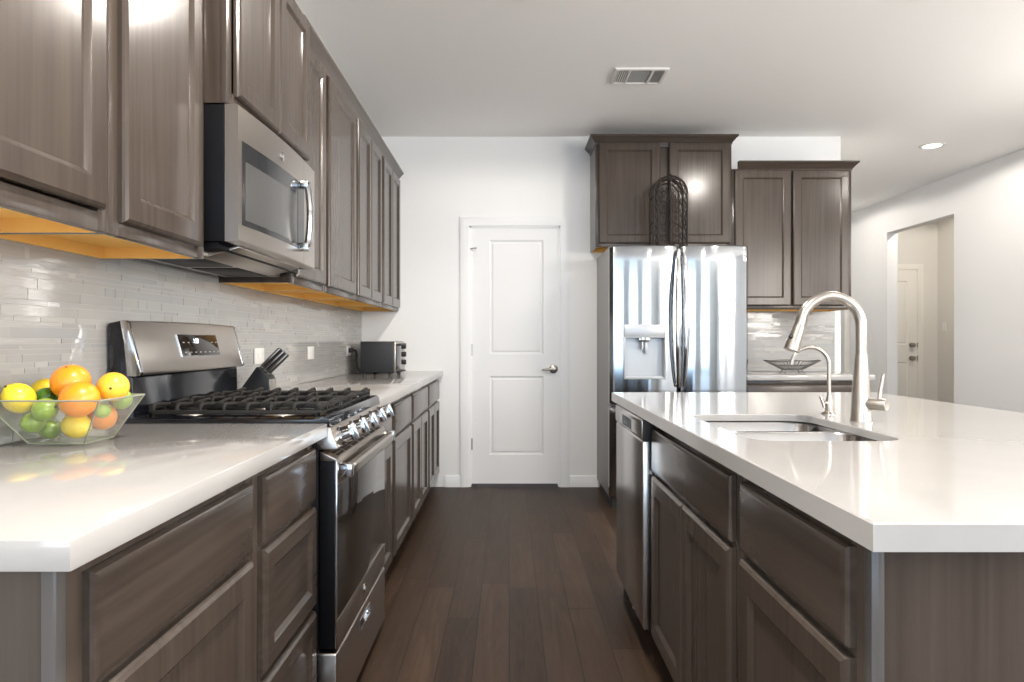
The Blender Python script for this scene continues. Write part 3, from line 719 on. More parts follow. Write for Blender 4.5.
# water and ice dispenser
cut(ld, MB().box(0.781, 1.043, 4.50, 4.640, 0.897, 1.172))
mb = MB(); mb.rings((0.771, 4.590, 0.888), (1, 0, 0), (0, 0, 1), (0, -1, 0), 0.282, 0.290, [(0, 0), (0, 0.018), (0.003, 0.020), (0.009, 0.020), (0.011, 0.016), (0.013, -0.048)], fill=False)
mb.bm.faces.new([mb.bm.verts.new((a, 4.638, c)) for a, c in ((0.784, 0.901), (1.040, 0.901), (1.040, 1.165), (0.784, 1.165))])
dsp = mb.build('dispenser', 'dispenser', ld)
MB().box(0.771, 1.053, 4.566, 4.60, 1.174, 1.256, 0.004).build('control_strip', 'dispenser', dsp)
MB().lathe([(0.001, 0), (0.024, 0), (0.024, 0.02), (0.014, 0.03), (0.012, 0.085), (0.001, 0.088)], (0.900, 4.605, 1.174), (0, 0, -1), 20).box(0.875, 0.945, 4.588, 4.63, 1.140, 1.174, 0.004).build('nozzle', 'chrome', dsp)
MB().box(0.918, 0.936, 4.612, 4.630, 1.06, 1.145, 0.003).build('paddle', 'dispenser', dsp)
MB().box(0.786, 1.038, 4.585, 4.636, 0.897, 0.906, 0.002).build('drip_tray', 'dispenser', dsp)
lg = MB().lathe([(0.001, 0), (0.014, 0), (0.013, 0.0025), (0.001, 0.003)], (1.524, 4.597, 1.735), (0, -1, 0), 24).build('emblem', 'white_plastic', rd)
text(None, 'LG', 0.020, 0.0006, 'fridgeside', lg, frame_mtx((1.524, 4.5935, 1.735), (1, 0, 0), (0, 0, 1), (0, -1, 0)))

# ------------------------------------------------------------------ ironwork cage on the refrigerator
cg = thing('iron_cage', 'arched scrolled wrought-iron cage standing on top of the refrigerator', 'ornament', (1.136, 4.86, 1.7935))
def arch_pts(hw, ztop, y, zb=1.7935, n=18):
    zs = ztop-hw
    P = [(1.136-hw, y, zb), (1.136-hw, y, (zb+zs)/2), (1.136-hw, y, zs)]
    P += [(1.136-hw*math.cos(a), y, zs+hw*math.sin(a)) for a in [pi*i/n for i in range(1, n)]]
    P += [(1.136+hw, y, zs), (1.136+hw, y, (zb+zs)/2), (1.136+hw, y, zb)]
    return P
y0c, y1c = 4.80, 4.92
MB().tube(arch_pts(0.118, 2.306, y0c), 0.0068, 8).tube(arch_pts(0.090, 2.278, y0c), 0.0045, 8).build('front_arch', 'wrought', cg)
MB().tube(arch_pts(0.118, 2.306, y1c), 0.0068, 8).tube(arch_pts(0.090, 2.278, y1c), 0.0045, 8).build('rear_arch', 'wrought', cg)
MB().tube([(1.136, y0c, 1.7935), (1.136, y0c, 2.05), (1.136, y0c, 2.306)], 0.0055, 8).build('centre_post', 'wrought', cg)
def ring_pts(c, r1, r2, n=14): return [(c[0]+r1*math.cos(2*pi*i/n), c[1], c[2]+r2*math.sin(2*pi*i/n)) for i in range(n)]
mb = MB()                       # scrolls inside the two front lights
for sx in (-1, 1):
    for z in (1.842, 1.924, 2.006, 2.088, 2.164):
        mb.tube(ring_pts((1.136+sx*0.046, y0c, z), 0.037, 0.040), 0.0035, 6, True)
        mb.tube([(1.136+sx*(0.010+0.072*i/8), y0c, z+0.043+0.010*math.sin(2*pi*i/8)) for i in range(9)], 0.0032, 6)
        mb.tube([(1.136+sx*(0.046+0.016*math.cos(a)*(1-a/9)), y0c, z+0.016*math.sin(a)*(1-a/9)) for a in [i*0.6 for i in range(12)]], 0.0032, 6)
mb.build('scrollwork', 'wrought', cg)
mb = MB()                       # leaves between the two rails of the arch
ins = arch_pts(0.104, 2.292, y0c, 1.815, n=26)
def along(P, s_):
    P = [Vector(p) for p in P]; Ls = [(b-a).length for a, b in zip(P, P[1:])]; d = s_*sum(Ls)
    for a, b, l in zip(P, P[1:], Ls):
        if d <= l: return a+(b-a)*(d/l), (b-a).normalized()
        d -= l
    return P[-1], (P[-1]-P[-2]).normalized()
for i in range(34):
    p, d = along(ins, (i+0.5)/34); sd = Vector((-d.z, 0, d.x))*(1 if i % 2 else -1)
    mb.tube([p-d*0.016+sd*0.011, p-sd*0.004, p+d*0.012-sd*0.010, p+d*0.016+sd*0.004], [0.003, 0.0072, 0.0064, 0.003], 6)
mb.build('leaf_band', 'wrought', cg); mb = MB()
for y in (y1c,):
    for i in range(26):
        p, d = along(ins, (i+0.5)/26); p = Vector((p.x, y, p.z)); sd = Vector((-d.z, 0, d.x))*(1 if i % 2 else -1)
        mb.tube([p-d*0.016+sd*0.011, p-sd*0.004, p+d*0.014-sd*0.010], [0.002, 0.0045, 0.002], 6)
mb.build('leaf_band', 'wrought', cg)
mb = MB()
for s_ in (0.02, 0.16, 0.32, 0.42, 0.5, 0.58, 0.68, 0.84, 0.98):
    p, d = along(arch_pts(0.118, 2.306, y0c), s_); mb.tube([p, p+Vector((0, y1c-y0c, 0))], 0.004, 6)
mb.ball((1.136, y0c, 2.314), 0.009, 12, 8)
mb.build('cross_bar', 'wrought', cg)

# ------------------------------------------------------------------ dishwasher
dw = thing('dishwasher', 'stainless steel dishwasher at the far end of the island', 'dishwasher', (0.8, 2.712, 0))
MB().box(0.515, 1.10, 2.406, 3.019, 0.10, 0.868).build('body', 'blacksheet', dw)
MB().box(0.565, 1.09, 2.41, 3.015, 0.0, 0.10).build('toe_kick', 'plastic', dw)
def dw_prof(zs, x): return [(0.515, zs[0]), (0.515, zs[1]), (x+0.006, zs[1]), (x, zs[1]-0.006), (x, zs[0]+0.006), (x+0.006, zs[0])]
dd = MB().prism(dw_prof((0.125, 0.790), 0.474), 'y', 2.418, 3.010, 0.002).build('door', 'steelz', dw)
ds = MB().prism(dw_prof((0.793, 0.866), 0.470), 'y', 2.418, 3.010, 0.002).build('control_strip', 'steelz', dw)
cut(ds, MB().box(0.40, 0.500, 2.62, 2.83, 0.803, 0.843))
MB().box(0.498, 0.506, 2.61, 2.84, 0.798, 0.85).build('pocket_handle', 'plastic', ds)
MB().box(0.472, 0.515, 2.4125, 2.4175, 0.790, 0.866, 0.001).build('end_cap', 'plastic', ds)
MB().box(0.476, 0.515, 2.4125, 2.4175, 0.125, 0.788, 0.001).build('door_edge', 'steelz', dd)
MB().cyl((0.545, 2.93, 0), (0.545, 2.93, 0.03), 0.014).cyl((0.545, 2.93, 0.03), (0.545, 2.93, 0.10), 0.006).build('levelling_foot', 'white_plastic', dw)

# ------------------------------------------------------------------ gas range
Y0, Y1 = 1.950, 2.711; YM = (Y0+Y1)/2
rg_ = thing('gas_range', 'freestanding stainless gas range with black cast-iron grates', 'stove', (-0.83, YM, 0))
MB().box(-1.146, -0.545, Y0, Y1, 0.035, 0.898, 0.003).build('body', 'blacksheet', rg_)
mb = MB()
for x in (-1.08, -0.62):
    for y in (Y0+0.05, Y1-0.05): mb.lathe([(0.001, 0), (0.018, 0), (0.018, 0.012), (0.008, 0.014), (0.008, 0.04), (0.001, 0.04)], (x, y, 0), seg=12)
mb.build('levelling_feet', 'plastic', rg_)
ck = MB().prism([(-1.115, 0.898), (-1.115, 0.926), (-1.06, 0.922), (-0.56, 0.922), (-0.545, 0.930), (-0.522, 0.929), (-0.515, 0.922), (-0.512, 0.898)], 'y', Y0, Y1, 0.002).build('cooktop', 'enamel', rg_)
# burners
for bx, by, br in ((-0.70, Y0+0.145, 0.048), (-0.97, Y0+0.145, 0.038), (-0.835, YM, 0.052), (-0.70, Y1-0.145, 0.048), (-0.97, Y1-0.145, 0.034)):
    bo = MB().lathe([(0.001, 0), (br+0.012, 0), (br+0.010, 0.008), (br, 0.010), (br, 0.014), (0.001, 0.014)], (bx, by, 0.9215), seg=28).build('burner', 'steel', rg_)
    MB().lathe([(0.001, 0.014), (br-0.004, 0.014), (br-0.002, 0.020), (br-0.008, 0.023), (0.001, 0.024)], (bx, by, 0.9215), seg=28).build('burner_cap', 'iron', bo)
# three grates side by side
gw = (Y1-Y0-0.05)/3
for i in range(3):
    a, b_ = Y0+0.025+i*gw+0.003, Y0+0.025+(i+1)*gw-0.003
    xa, xb = -1.045, -0.545; mb = MB(); bw = 0.006
    for y in (a, b_-2*bw): mb.box(xa, xb, y, y+2*bw, 0.932, 0.944, 0.002)
    for x in (xa, xb-2*bw):
        mb.box(x, x+2*bw, a, b_, 0.947, 0.958, 0.002)
        for q in range(4): mb.box(x+0.001, x+2*bw-0.001, a+0.001+(b_-a-0.012)*q/3, a+0.011+(b_-a-0.012)*q/3, 0.9225 if q in (0, 3) else 0.934, 0.950, 0.001)
        mb.box(x+0.001, x+2*bw-0.001, a, b_, 0.932, 0.939, 0.001)
    for x in (xa+0.005, xb-0.011):
        for y in (a+0.005, b_-0.011): mb.box(x-0.005, x+0.008, y-0.004, y+0.008, 0.9222, 0.934)
    n = 8
    for j in range(n):
        x = xa+0.012+(xb-xa-0.024)*j/(n-1); cy = (a+b_)/2
        mb.tube([(x, a+0.006, 0.938), (x, a+0.006, 0.952), (x, a+0.012, 0.9585), (x, a+0.03, 0.9595), (x, a+0.09, 0.955), (x, cy-0.012, 0.954)], [0.005, 0.005, 0.006, 0.0055, 0.005, 0.0045], 8)
        mb.tube([(x, b_-0.006, 0.938), (x, b_-0.006, 0.952), (x, b_-0.012, 0.9585), (x, b_-0.03, 0.9595), (x, b_-0.09, 0.955), (x, cy+0.012, 0.954)], [0.005, 0.005, 0.006, 0.0055, 0.005, 0.0045], 8)
    mb.box(xa, xb, (a+b_)/2-0.016, (a+b_)/2-0.004, 0.940, 0.958, 0.002); mb.box(xa, xb, (a+b_)/2+0.004, (a+b_)/2+0.016, 0.940, 0.958, 0.002)
    mb.build('grate', 'iron', rg_)
# control fascia and knobs
cp = MB().prism([(-0.560, 0.8975), (-0.512, 0.8975), (-0.490, 0.840), (-0.490, 0.834), (-0.560, 0.834)], 'y', Y0, Y1, 0.002).build('control_panel', 'steel', rg_)
kn_n = Vector((0.940, 0, 0.341)).normalized()
for i in range(5):
    y = Y0+0.075+i*(Y1-Y0-0.15)/4; o_ = Vector((-0.499, y, 0.8625))
    kb = MB().lathe([(0.001, 0), (0.030, 0), (0.030, 0.006), (0.0262, 0.008), (0.0250, 0.034), (0.0215, 0.038), (0.001, 0.038)], o_, kn_n, 28).build('knob', 'chrome', cp)
    up = kn_n.cross(Vector((0, 1, 0)))
    rm = Matrix((kn_n, Vector((0, 1, 0)), up)).transposed(); c0 = o_+kn_n*0.040
    t_ = MB(); t_.box(-0.010, 0.012, -0.0055, 0.0055, -0.0255, 0.0255, 0.003)
    for v in t_.bm.verts: v.co = rm @ v.co + c0
    t_.build('grip', 'chrome', kb)
# oven door
XD = -0.492
od = MB().box(-0.543, XD-0.006, Y0+0.004, Y1-0.004, 0.262, 0.800, 0.003).build('oven_door', 'blacksheet', rg_)
sk_ = MB().box(XD-0.0065, XD, Y0+0.004, Y1-0.004, 0.730, 0.802, 0.0015).build('upper_band', 'steel', od)
MB().box(XD-0.0065, XD, Y0+0.004, Y1-0.004, 0.262, 0.343, 0.0015).build('lower_band', 'steel', od)
gl = MB().box(XD-0.0065, XD-0.0008, Y0+0.005, Y1-0.005, 0.3435, 0.7295, 0.0012).build('oven_window', 'glass', od)
MB().box(XD-0.0066, XD+0.0002, Y0+0.0035, Y0+0.0075, 0.264, 0.80, 0.0008).build('edge_trim', 'chrome', od)
vg = MB().prism([(-0.541, 0.8005), (-0.541, 0.826), (-0.537, 0.826), (-0.494, 0.806), (-0.494, 0.8005)], 'y', Y0+0.006, Y1-0.006, 0.001).build('vent_grille', 'steel', od)
mb = MB(); sd_ = Vector((0.043, 0, -0.020)).normalized(); sn_ = Vector((0.020, 0, 0.043)).normalized()
for i in range(7):
    for r_ in (0.017, 0.031):
        o_ = Vector((-0.537, Y0+0.05+i*0.096, 0.826))+sd_*r_
        mb.rings(o_, (0, 1, 0), sd_, sn_, 0.080, 0.010, [(0, -0.001), (0, 0.0004)])
mb.build('vent_slots', 'kick', vg)
# wide flat bow handle, full width of the door
R = []
for i in range(25):
    s_ = -1+2*i/24; y = YM+s_*(Y1-Y0-0.030)/2; e = max(0, 1-abs(s_)**26)
    xo = XD+0.012+0.026*e; 
    R.append([(xo-0.018*e-0.012*(1-e), y, 0.756), (xo, y, 0.754), (xo+0.006, y, 0.762), (xo+0.006, y, 0.782), (xo, y, 0.790), (xo-0.018*e-0.012*(1-e), y, 0.788)])
hn = MB().loft(R).build('handle', 'steel', od)
for ya in (Y0+0.008, Y1-0.034): MB().box(XD-0.001, XD+0.042, ya, ya+0.026, 0.752, 0.792, 0.004).build('handle_mount', 'chrome', hn)
em = MB().lathe([(0.001, 0), (0.016, 0), (0.016, 0.002), (0.014, 0.0028), (0.001, 0.0025)], (XD, YM, 0.302), (1, 0, 0), 28).build('emblem', 'chrome', od)
text(None, 'GE', 0.017, 0.0006, 'fridgeside', em, frame_mtx((XD+0.0026, YM, 0.302), (0, 1, 0), (0, 0, 1), (1, 0, 0)))
# storage drawer
dr = MB().box(-0.560, XD, Y0+0.002, Y1-0.002, 0.045, 0.250, 0.006, 3).build('storage_drawer', 'steel', rg_)
cut(dr, MB().box(XD-0.018, XD+0.02, YM-0.075, YM+0.075, 0.187, 0.217, 0.008, 3))
mb = MB(); mb.rings((XD, YM-0.080, 0.182), (0, 1, 0), (0, 0, 1), (1, 0, 0), 0.160, 0.040, [(0, -0.001), (0, 0.002), (0.002, 0.003), (0.004, 0.002), (0.008, -0.014)], fill=False)
mb.bm.faces.new([mb.bm.verts.new((XD-0.014, YM+a, z)) for a, z in ((-0.072, 0.190), (0.072, 0.190), (0.072, 0.214), (-0.072, 0.214))])
e = mb.build('drawer_pull', 'chrome', dr)
# backguard
bgp = [(-1.146, 0.90), (-1.146, 1.196), (-1.112, 1.204), (-1.100, 1.200), (-1.092, 1.05), (-1.078, 1.04), (-1.076, 0.925), (-1.060, 0.91), (-1.060, 0.90)]
bgd = MB().prism(bgp, 'y', Y0+0.004, Y1-0.004, 0.003).build('backguard', 'enamel', rg_)
R = []
for i in range(21):             # steel control fascia, bowed, leaning back
    s_ = -1+2*i/20; y = YM+s_*(Y1-Y0)/2; bw = 0.012*(1-s_*s_); dz = 0.004*(1-s_*s_)
    R.append([(-1.106, y, 1.203+dz), (-1.096+bw*0.6, y, 1.203+dz), (-1.090+bw*0.6, y, 1.199+dz), (-1.053+bw, y, 1.056), (-1.055+bw, y, 1.048), (-1.064+bw, y, 1.045), (-1.090, y, 1.045)])
pf = MB().loft(R).build('control_fascia', 'steel', bgd)
for ya, yb in ((Y0-0.001, Y0+0.016), (Y1-0.016, Y1+0.001)):
    MB().prism([(-1.112, 1.2045), (-1.095, 1.2045), (-1.0885, 1.200), (-1.0505, 1.056), (-1.053, 1.0465), (-1.064, 1.0435), (-1.082, 1.0435)], 'y', ya, yb, 0.0025).build('end_trim', 'chrome', pf)
fn = Vector((0.146, 0, 0.040)).normalized(); fv = Vector((-0.040, 0, 0.146)).normalized()
fo = Vector((-1.0615, YM+0.012, 1.130))
def fas(a, c, d): return fo + Vector((0, 1, 0))*a + fv*c + fn*d
mb = MB(); mb.rings(fas(-0.143, -0.035, -0.004), (0, 1, 0), fv, fn, 0.286, 0.070, [(0, 0), (0, 0.006), (0.002, 0.007)])
dp = mb.build('display', 'glass', pf)
mb = MB(); mb.rings(fas(-0.146, -0.038, -0.004), (0, 1, 0), fv, fn, 0.292, 0.076, [(0, 0), (0, 0.0055), (0.001, 0.0062), (0.0025, 0.0062), (0.003, 0.005)], fill=False)
mb.build('display_bezel', 'chrome', pf)
text(None, '1:27', 0.022, 0.0004, 'digits', dp, frame_mtx(fas(-0.025, 0.014, 0.0036), (0, 1, 0), fv, fn), 'clock_digits')
mb = MB()
for r_ in range(2):
    for c_ in range(8):
        if r_ == 1 and c_ in (3, 4, 5): continue
        a = -0.122+c_*0.035; mb.rings(fas(a, -0.026+r_*0.034, 0.0028), (0, 1, 0), fv, fn, 0.012, 0.0035, [(0, 0), (0, 0.0006)])
mb.build('touch_keys', 'fridgeside', dp)

# ------------------------------------------------------------------ microwave
mw = thing('microwave', 'stainless over-the-range microwave mounted above the gas range', 'microwave', (-0.96, YM, 1.40))
MZ0, MZ1 = 1.430, 1.822
MB().box(XL+0.009, -0.812, 1.948, 2.714, MZ0, MZ1, 0.003).build('body', 'blacksheet', mw)
MB().box(XL+0.02, -0.835, 1.960, 2.702, 1.412, MZ0+0.001, 0.002).build('underside', 'blacksheet', mw)
MB().box(XL+0.04, -0.900, 1.985, 2.690, 1.396, 1.4135, 0.003).build('bottom_plate', 'steel', mw)
mb = MB()
for y in (2.00, 2.34): mb.box(-1.09, -0.93, y, y+0.30, 1.394, 1.3975, 0.001)
mb.build('grease_filter', 'blacksheet', mw)
MB().prism([(-0.905, 1.400), (-0.900, 1.397), (-0.806, 1.424), (-0.806, 1.4305), (-0.905, 1.4125)], 'y', 2.04, 2.62, 0.001).build('lamp_strip', 'steel', mw)
def mx(y): return -0.773 + 0.014*(1-((y-YM)/0.383)**2)
def mw_slab(y0, y1, z0, z1, xb, off, n=16, r=0.004):
    R = []
    ys = [y0+(y1-y0)*i/n for i in range(n+1)]
    for y in ys: R.append([(xb, y, z0), (mx(y)+off-r, y, z0), (mx(y)+off, y, z0+r), (mx(y)+off, y, z1-r), (mx(y)+off-r, y, z1), (xb, y, z1)])
    return MB().loft(R)
mdoor = mw_slab(1.948, 2.540, MZ0, MZ1, -0.811, 0).build('door', 'steel', mw)
mw_slab(2.5425, 2.714, MZ0, MZ1, -0.811, 0, 6).build('control_panel', 'steel', mw)
wn_ = mw_slab(1.972, 2.536, 1.480, 1.724, -0.79, 0.0012, 16, 0.001).build('window', 'mglass', mdoor)
mw_slab(1.992, 2.435, 1.497, 1.668, -0.79, 0.0018, 10, 0.0003).build('window_mesh', 'mmesh', wn_)
mw_slab(2.455, 2.5385, 1.482, 1.722, -0.79, 0.0022, 4, 0.0005).build('handle_backing', 'mglass', mdoor)
yh = 2.490; R = []
for i in range(21):             # bowed flat bar handle
    t_ = i/20; z = 1.478+t_*0.246; b_ = math.sin(pi*t_); xo = mx(yh)+0.018+0.020*b_**0.45
    R.append([(xo-0.010, yh-0.016, z), (xo, yh-0.020, z), (xo+0.008, yh-0.012, z), (xo+0.010, yh, z), (xo+0.008, yh+0.012, z), (xo, yh+0.020, z), (xo-0.010, yh+0.016, z)])
hm = MB().loft(R).build('handle', 'chrome', mdoor)
for za in (1.472, 1.700): MB().box(mx(yh), mx(yh)+0.034, yh-0.020, yh+0.020, za, za+0.030, 0.005).build('handle_mount', 'chrome', hm)
em = MB().lathe([(0.001, 0), (0.015, 0), (0.015, 0.002), (0.013, 0.003), (0.001, 0.0025)], (mx(2.285), 2.285, 1.762), (1, 0, 0), 28).build('emblem', 'chrome', mdoor)
text(None, 'GE', 0.016, 0.0006, 'fridgeside', em, frame_mtx((mx(2.285)+0.0027, 2.285, 1.762), (0, 1, 0), (0, 0, 1), (1, 0, 0)))

# ------------------------------------------------------------------ things on the left worktop
# knife block and knives
kb = thing('knife_block', 'black slanted knife block behind the gas range', 'knife block', (-1.06, 2.88, CT))
MB().prism([(-1.148, CT+0.0005), (-1.138, CT+0.006), (-1.052, 1.036), (-1.045, 1.036), (-1.004, 0.996), (-1.000, 0.990), (-1.000, CT+0.0005)], 'y', 2.842, 2.920, 0.002).build('block', 'plastic', kb)
e = MB().box(-1.0005, -0.996, 2.846, 2.916, CT+0.002, 0.985, 0.001).build('front_plate', 'steel', kb)
kd = Vector((0.715, 0, 0.70)).normalized(); kp = Vector((0.70, 0, -0.715)).normalized()
for i, (s_, ln, lab) in enumerate(((0.008, 0.115, 'black-handled kitchen knife in the block, uppermost of three'), (0.027, 0.118, 'black-handled kitchen knife in the block, middle of three'), (0.046, 0.120, 'black-handled kitchen knife in the block, lowest of three'))):
    c0 = Vector((-1.049, 2.872, 1.0375)) + kp*s_
    kt = thing('kitchen_knife', lab, 'knife', tuple(c0+kd*0.002), 'knives in the block')
    ym = Vector((0, 1, 0)); rm = Matrix((kd, ym, kp)).transposed()
    def kbox(name, mat, x0, x1, y0_, y1_, z0_, z1_, bev):
        q = MB(); q.box(x0, x1, y0_, y1_, z0_, z1_, bev)
        for v in q.bm.verts: v.co = rm @ v.co + c0
        return q.build(name, mat, kt)
    kbox('handle', 'plastic', 0.012, ln, -0.012, 0.012, -0.0075, 0.0075, 0.003)
    kbox('bolster', 'steel', 0.002, 0.013, -0.010, 0.010, -0.006, 0.006, 0.002)
    kbox('tang', 'steel', 0.010, ln+0.002, -0.0130, -0.0115, -0.0030, 0.0030, 0.0005)
# toaster oven with cord
ty0, ty1 = 4.80, 5.235
to = thing('toaster_oven', 'small black toaster oven with steel front at the far end of the left worktop', 'toaster oven', (-0.93, 5.02, CT))
MB().box(-1.045, -0.812, ty0, ty1, CT+0.010, 1.142, 0.006, 3).build('body', 'plastic', to)
for x in (-1.02, -0.84):
    for y in (ty0+0.03, ty1-0.03): MB().lathe([(0.001, 0), (0.014, 0), (0.011, 0.012), (0.001, 0.012)], (x, y, CT), seg=12).build('foot', 'plastic', to)
MB().box(-0.8118, -0.797, ty0+0.003, ty1-0.003, CT+0.018, 1.138, 0.003).build('front_panel', 'steel', to)
dgl = MB().box(-0.797, -0.790, ty0+0.012, ty1-0.115, CT+0.03, 1.125, 0.003).build('glass_door', 'mglass', to)
MB().tube([(-0.790, ty0+0.035, 1.118), (-0.770, ty0+0.035, 1.122), (-0.768, ty0+0.06, 1.122), (-0.768, ty1-0.165, 1.122), (-0.770, ty1-0.14, 1.122), (-0.790, ty1-0.14, 1.118)], 0.0065, 10).build('door_handle', 'plastic', dgl)
for z in (0.985, 1.045, 1.105): MB().lathe([(0.001, 0), (0.020, 0), (0.018, 0.016), (0.001, 0.018)], (-0.797, ty1-0.055, z), (1, 0, 0), 20).build('dial', 'plastic', to)
MB().box(-0.80, -0.770, ty0+0.02, ty1-0.12, CT+0.012, CT+0.020, 0.002).build('crumb_tray', 'plastic', to)
MB().tube([(-1.118, 4.905, 1.078), (-1.098, 4.895, 1.078), (-1.092, 4.89, 1.05), (-1.090, 4.88, 1.0), (-1.082, 4.87, 0.955), (-1.062, 4.86, 0.930), (-1.046, 4.855, 0.934)], 0.0085, 10).box(-1.1485, -1.116, 4.889, 4.921, 1.062, 1.094, 0.004).build('power_cord', 'plastic', to)
# wall outlets, mounted sideways
for y, lab in ((3.15, 'white outlet plate on the tile wall above the knife block'), (3.97, 'white outlet plate on the tile wall, between knife block and toaster oven'), (4.905, 'white outlet plate on the tile wall holding the toaster oven plug')):
    t = thing('outlet', lab, 'outlet', (XL+0.008, y, 1.076), 'outlets on the left tile wall')
    MB().box(XL+0.0086, XL+0.0135, y-0.060, y+0.060, 1.039, 1.113, 0.002).build('cover_plate', 'white_plastic', t)
    for dy in (-0.022, 0.022):
        f = MB().lathe([(0.001, 0), (0.0155, 0), (0.0155, 0.0012), (0.001, 0.0014)], (XL+0.0135, y+dy, 1.076), (1, 0, 0), 20).build('receptacle', 'white_plastic', t)
        if y < 4.5 or dy > 0.1:
            MB().box(XL+0.0148, XL+0.0153, y+dy-0.004, y+dy+0.004, 1.081, 1.0825).box(XL+0.0148, XL+0.0153, y+dy-0.004, y+dy+0.004, 1.0695, 1.071).build('slot', 'slotdark', f)
def rocker(label, o, u, n, w_=0.07, hh=0.115):
    o, u, n = Vector(o), Vector(u), Vector(n); z = Vector((0, 0, 1))
    t = thing('light_switch', label, 'switch', tuple(o))
    MB().rings(o-u*w_/2-z*hh/2, u, z, n, w_, hh, [(0, 0.0005), (0, 0.003), (0.003, 0.006)]).build('cover_plate', 'white_plastic', t)
    MB().rings(o-u*0.016-z*0.033, u, z, n, 0.032, 0.066, [(0, 0.005), (0, 0.008), (0.002, 0.009)]).build('rocker', 'white_plastic', t)
rocker('white light switch on the right wall, left of the hall opening', (XR, 8.12, 1.19), (0, 1, 0), (-1, 0, 0))
rocker('white light switch on the shaded hall side wall', (HX, 8.46, 1.32), (0, 1, 0), (-1, 0, 0))

# fruit bowl: square clear bowl
bx = dict(b=(-1.085, -0.958, 1.540, 1.655), r=(-1.142, -0.886, 1.476, 1.664))
zb, zt = CT+0.0005, CT+0.104
def sq(q, z, ins=0.0): return [(q[0]+ins, q[2]+ins, z), (q[1]-ins, q[2]+ins, z), (q[1]-ins, q[3]-ins, z), (q[0]+ins, q[3]-ins, z)]
mb = MB(); mb.loft([sq(bx['b'], zb), sq(bx['r'], zt), sq(bx['r'], zt, 0.0035), sq(bx['b'], zb+0.005, 0.001)], True, True)
bmesh.ops.bevel(mb.bm, geom=[e for e in mb.bm.edges], offset=0.0008, segments=1, affect='EDGES')
bw_ = tag(mb.build('fruit_bowl', 'bowl', None, (-1.02, 1.60, CT), angle=25), 'square clear bowl of citrus on the near left worktop', 'bowl')
mb = MB(); A, B = sq(bx['r'], zt+0.001, 0.0017), sq(bx['b'], zb+0.0025, 0.001)
for i in range(4):
    mb.tube([A[i], A[(i+1) % 4]], 0.0021, 8); mb.tube([B[i], B[(i+1) % 4]], 0.0022, 8); mb.tube([A[i], B[i]], 0.0019, 8)
e = mb.build('polished_edges', 'bowledge', bw_); e['label'] = 'pale greenish polished edges'
def fruit(kind, label, px, py, y, r, mat, axis=(0, 0, 1), group=None):
    """px,py only give the direction; y is the real depth"""
    c = Vector(((px-509)*y/682.67, y, H-(py-341)*y/682.67))
    t = thing(kind, label, kind.replace('_', ' '), tuple(c-Vector((0, 0, r*0.95))), group)
    rot = Vector((0, 0, 1)).rotation_difference(Vector(axis).normalized()).to_matrix()
    if kind == 'lemon':
        def sh(d):
            k_ = abs(d.z); return Vector((d.x*r*0.90, d.y*r*0.90, d.z*r*(1.0+0.13*max(0, (k_-0.88)/0.12)**1.5)))
    elif kind == 'lime':
        def sh(d):
            k_ = abs(d.z); return Vector((d.x*r*0.95, d.y*r*0.95, d.z*r*(1.0+0.06*max(0, (k_-0.9)/0.1))))
    else:
        def sh(d): return Vector((d.x*r, d.y*r, d.z*r*(0.95-0.03*max(0, (d.z-0.93)/0.07))))
    MB().ball(c, r, 30, 20, sh, rot).build('peel', mat, t, angle=80)
    tip = c + rot @ sh(Vector((0, 0, 1)))
    a = rot @ Vector((0, 0, 1))
    MB().lathe([(0.0003, -0.002), (0.0036, -0.002), (0.0030, 0.0008), (0.0003, 0.0012)], tip-a*0.0002, a, 10).build('stem_end', 'stem', t)
fruit('lemon', 'bright yellow lemon at the left side of the bowl, above its rim', 18.97, 398.09, 1.5265, 0.0359, 'lemon', (-0.25, -0.75, 0.75))
fruit('lemon', 'yellow lemon at the back of the bowl, half hidden behind an orange', 45.58, 390.22, 1.6294, 0.0314, 'lemon', (1, 0.1, 0.2))
fruit('lime', 'dark green lime in the shade between the lemons and the orange', 46.23, 397.97, 1.5843, 0.0254, 'darklime', (0.6, -0.4, 0.3))
fruit('orange', 'orange on top of the heap, highest fruit in the bowl', 70.85, 381.95, 1.5848, 0.0419, 'orange', (0.0, -0.45, 1))
fruit('orange', 'orange at the middle front, leaning over the rim of the bowl', 79.52, 399.44, 1.5309, 0.0419, 'orange', (0.6, 0.3, -0.8))
fruit('orange', 'yellowish orange at the right with a dark stem scar', 113.47, 386.80, 1.5891, 0.0339, 'mandarin', (0.30, -0.85, -0.05))
fruit('lime', 'green lime peeping out at the right end of the bowl', 122.03, 399.69, 1.6355, 0.0234, 'lime', (0.4, 0.2, 0.6))
fruit('lime', 'green lime just below the rim of the bowl, uppermost of three', 45.24, 409.49, 1.5277, 0.0269, 'lime', (0.9, -0.2, 0.2))
fruit('lime', 'green lime low at the left side of the bowl', 33.11, 422.44, 1.5455, 0.0249, 'lime', (0.3, 0.9, 0.2))
fruit('lime', 'green lime on the floor of the bowl beside the yellow lemon', 50.76, 429.32, 1.5889, 0.0234, 'lime', (0.7, 0.5, 0.4))
fruit('lemon', 'yellow lemon at the bottom of the bowl under the front orange', 76.46, 425.55, 1.5623, 0.0324, 'lemon', (1, -0.25, -0.25))
fruit('orange', 'orange at the lower right inside the bowl', 102.13, 416.31, 1.6224, 0.0329, 'orange', (0.2, 0.8, 0.3))
fruit('lime', 'pale lime behind the front orange, seen through the bowl', 102.68, 410.52, 1.5811, 0.0184, 'lime', (0.2, 0.8, 0.3))

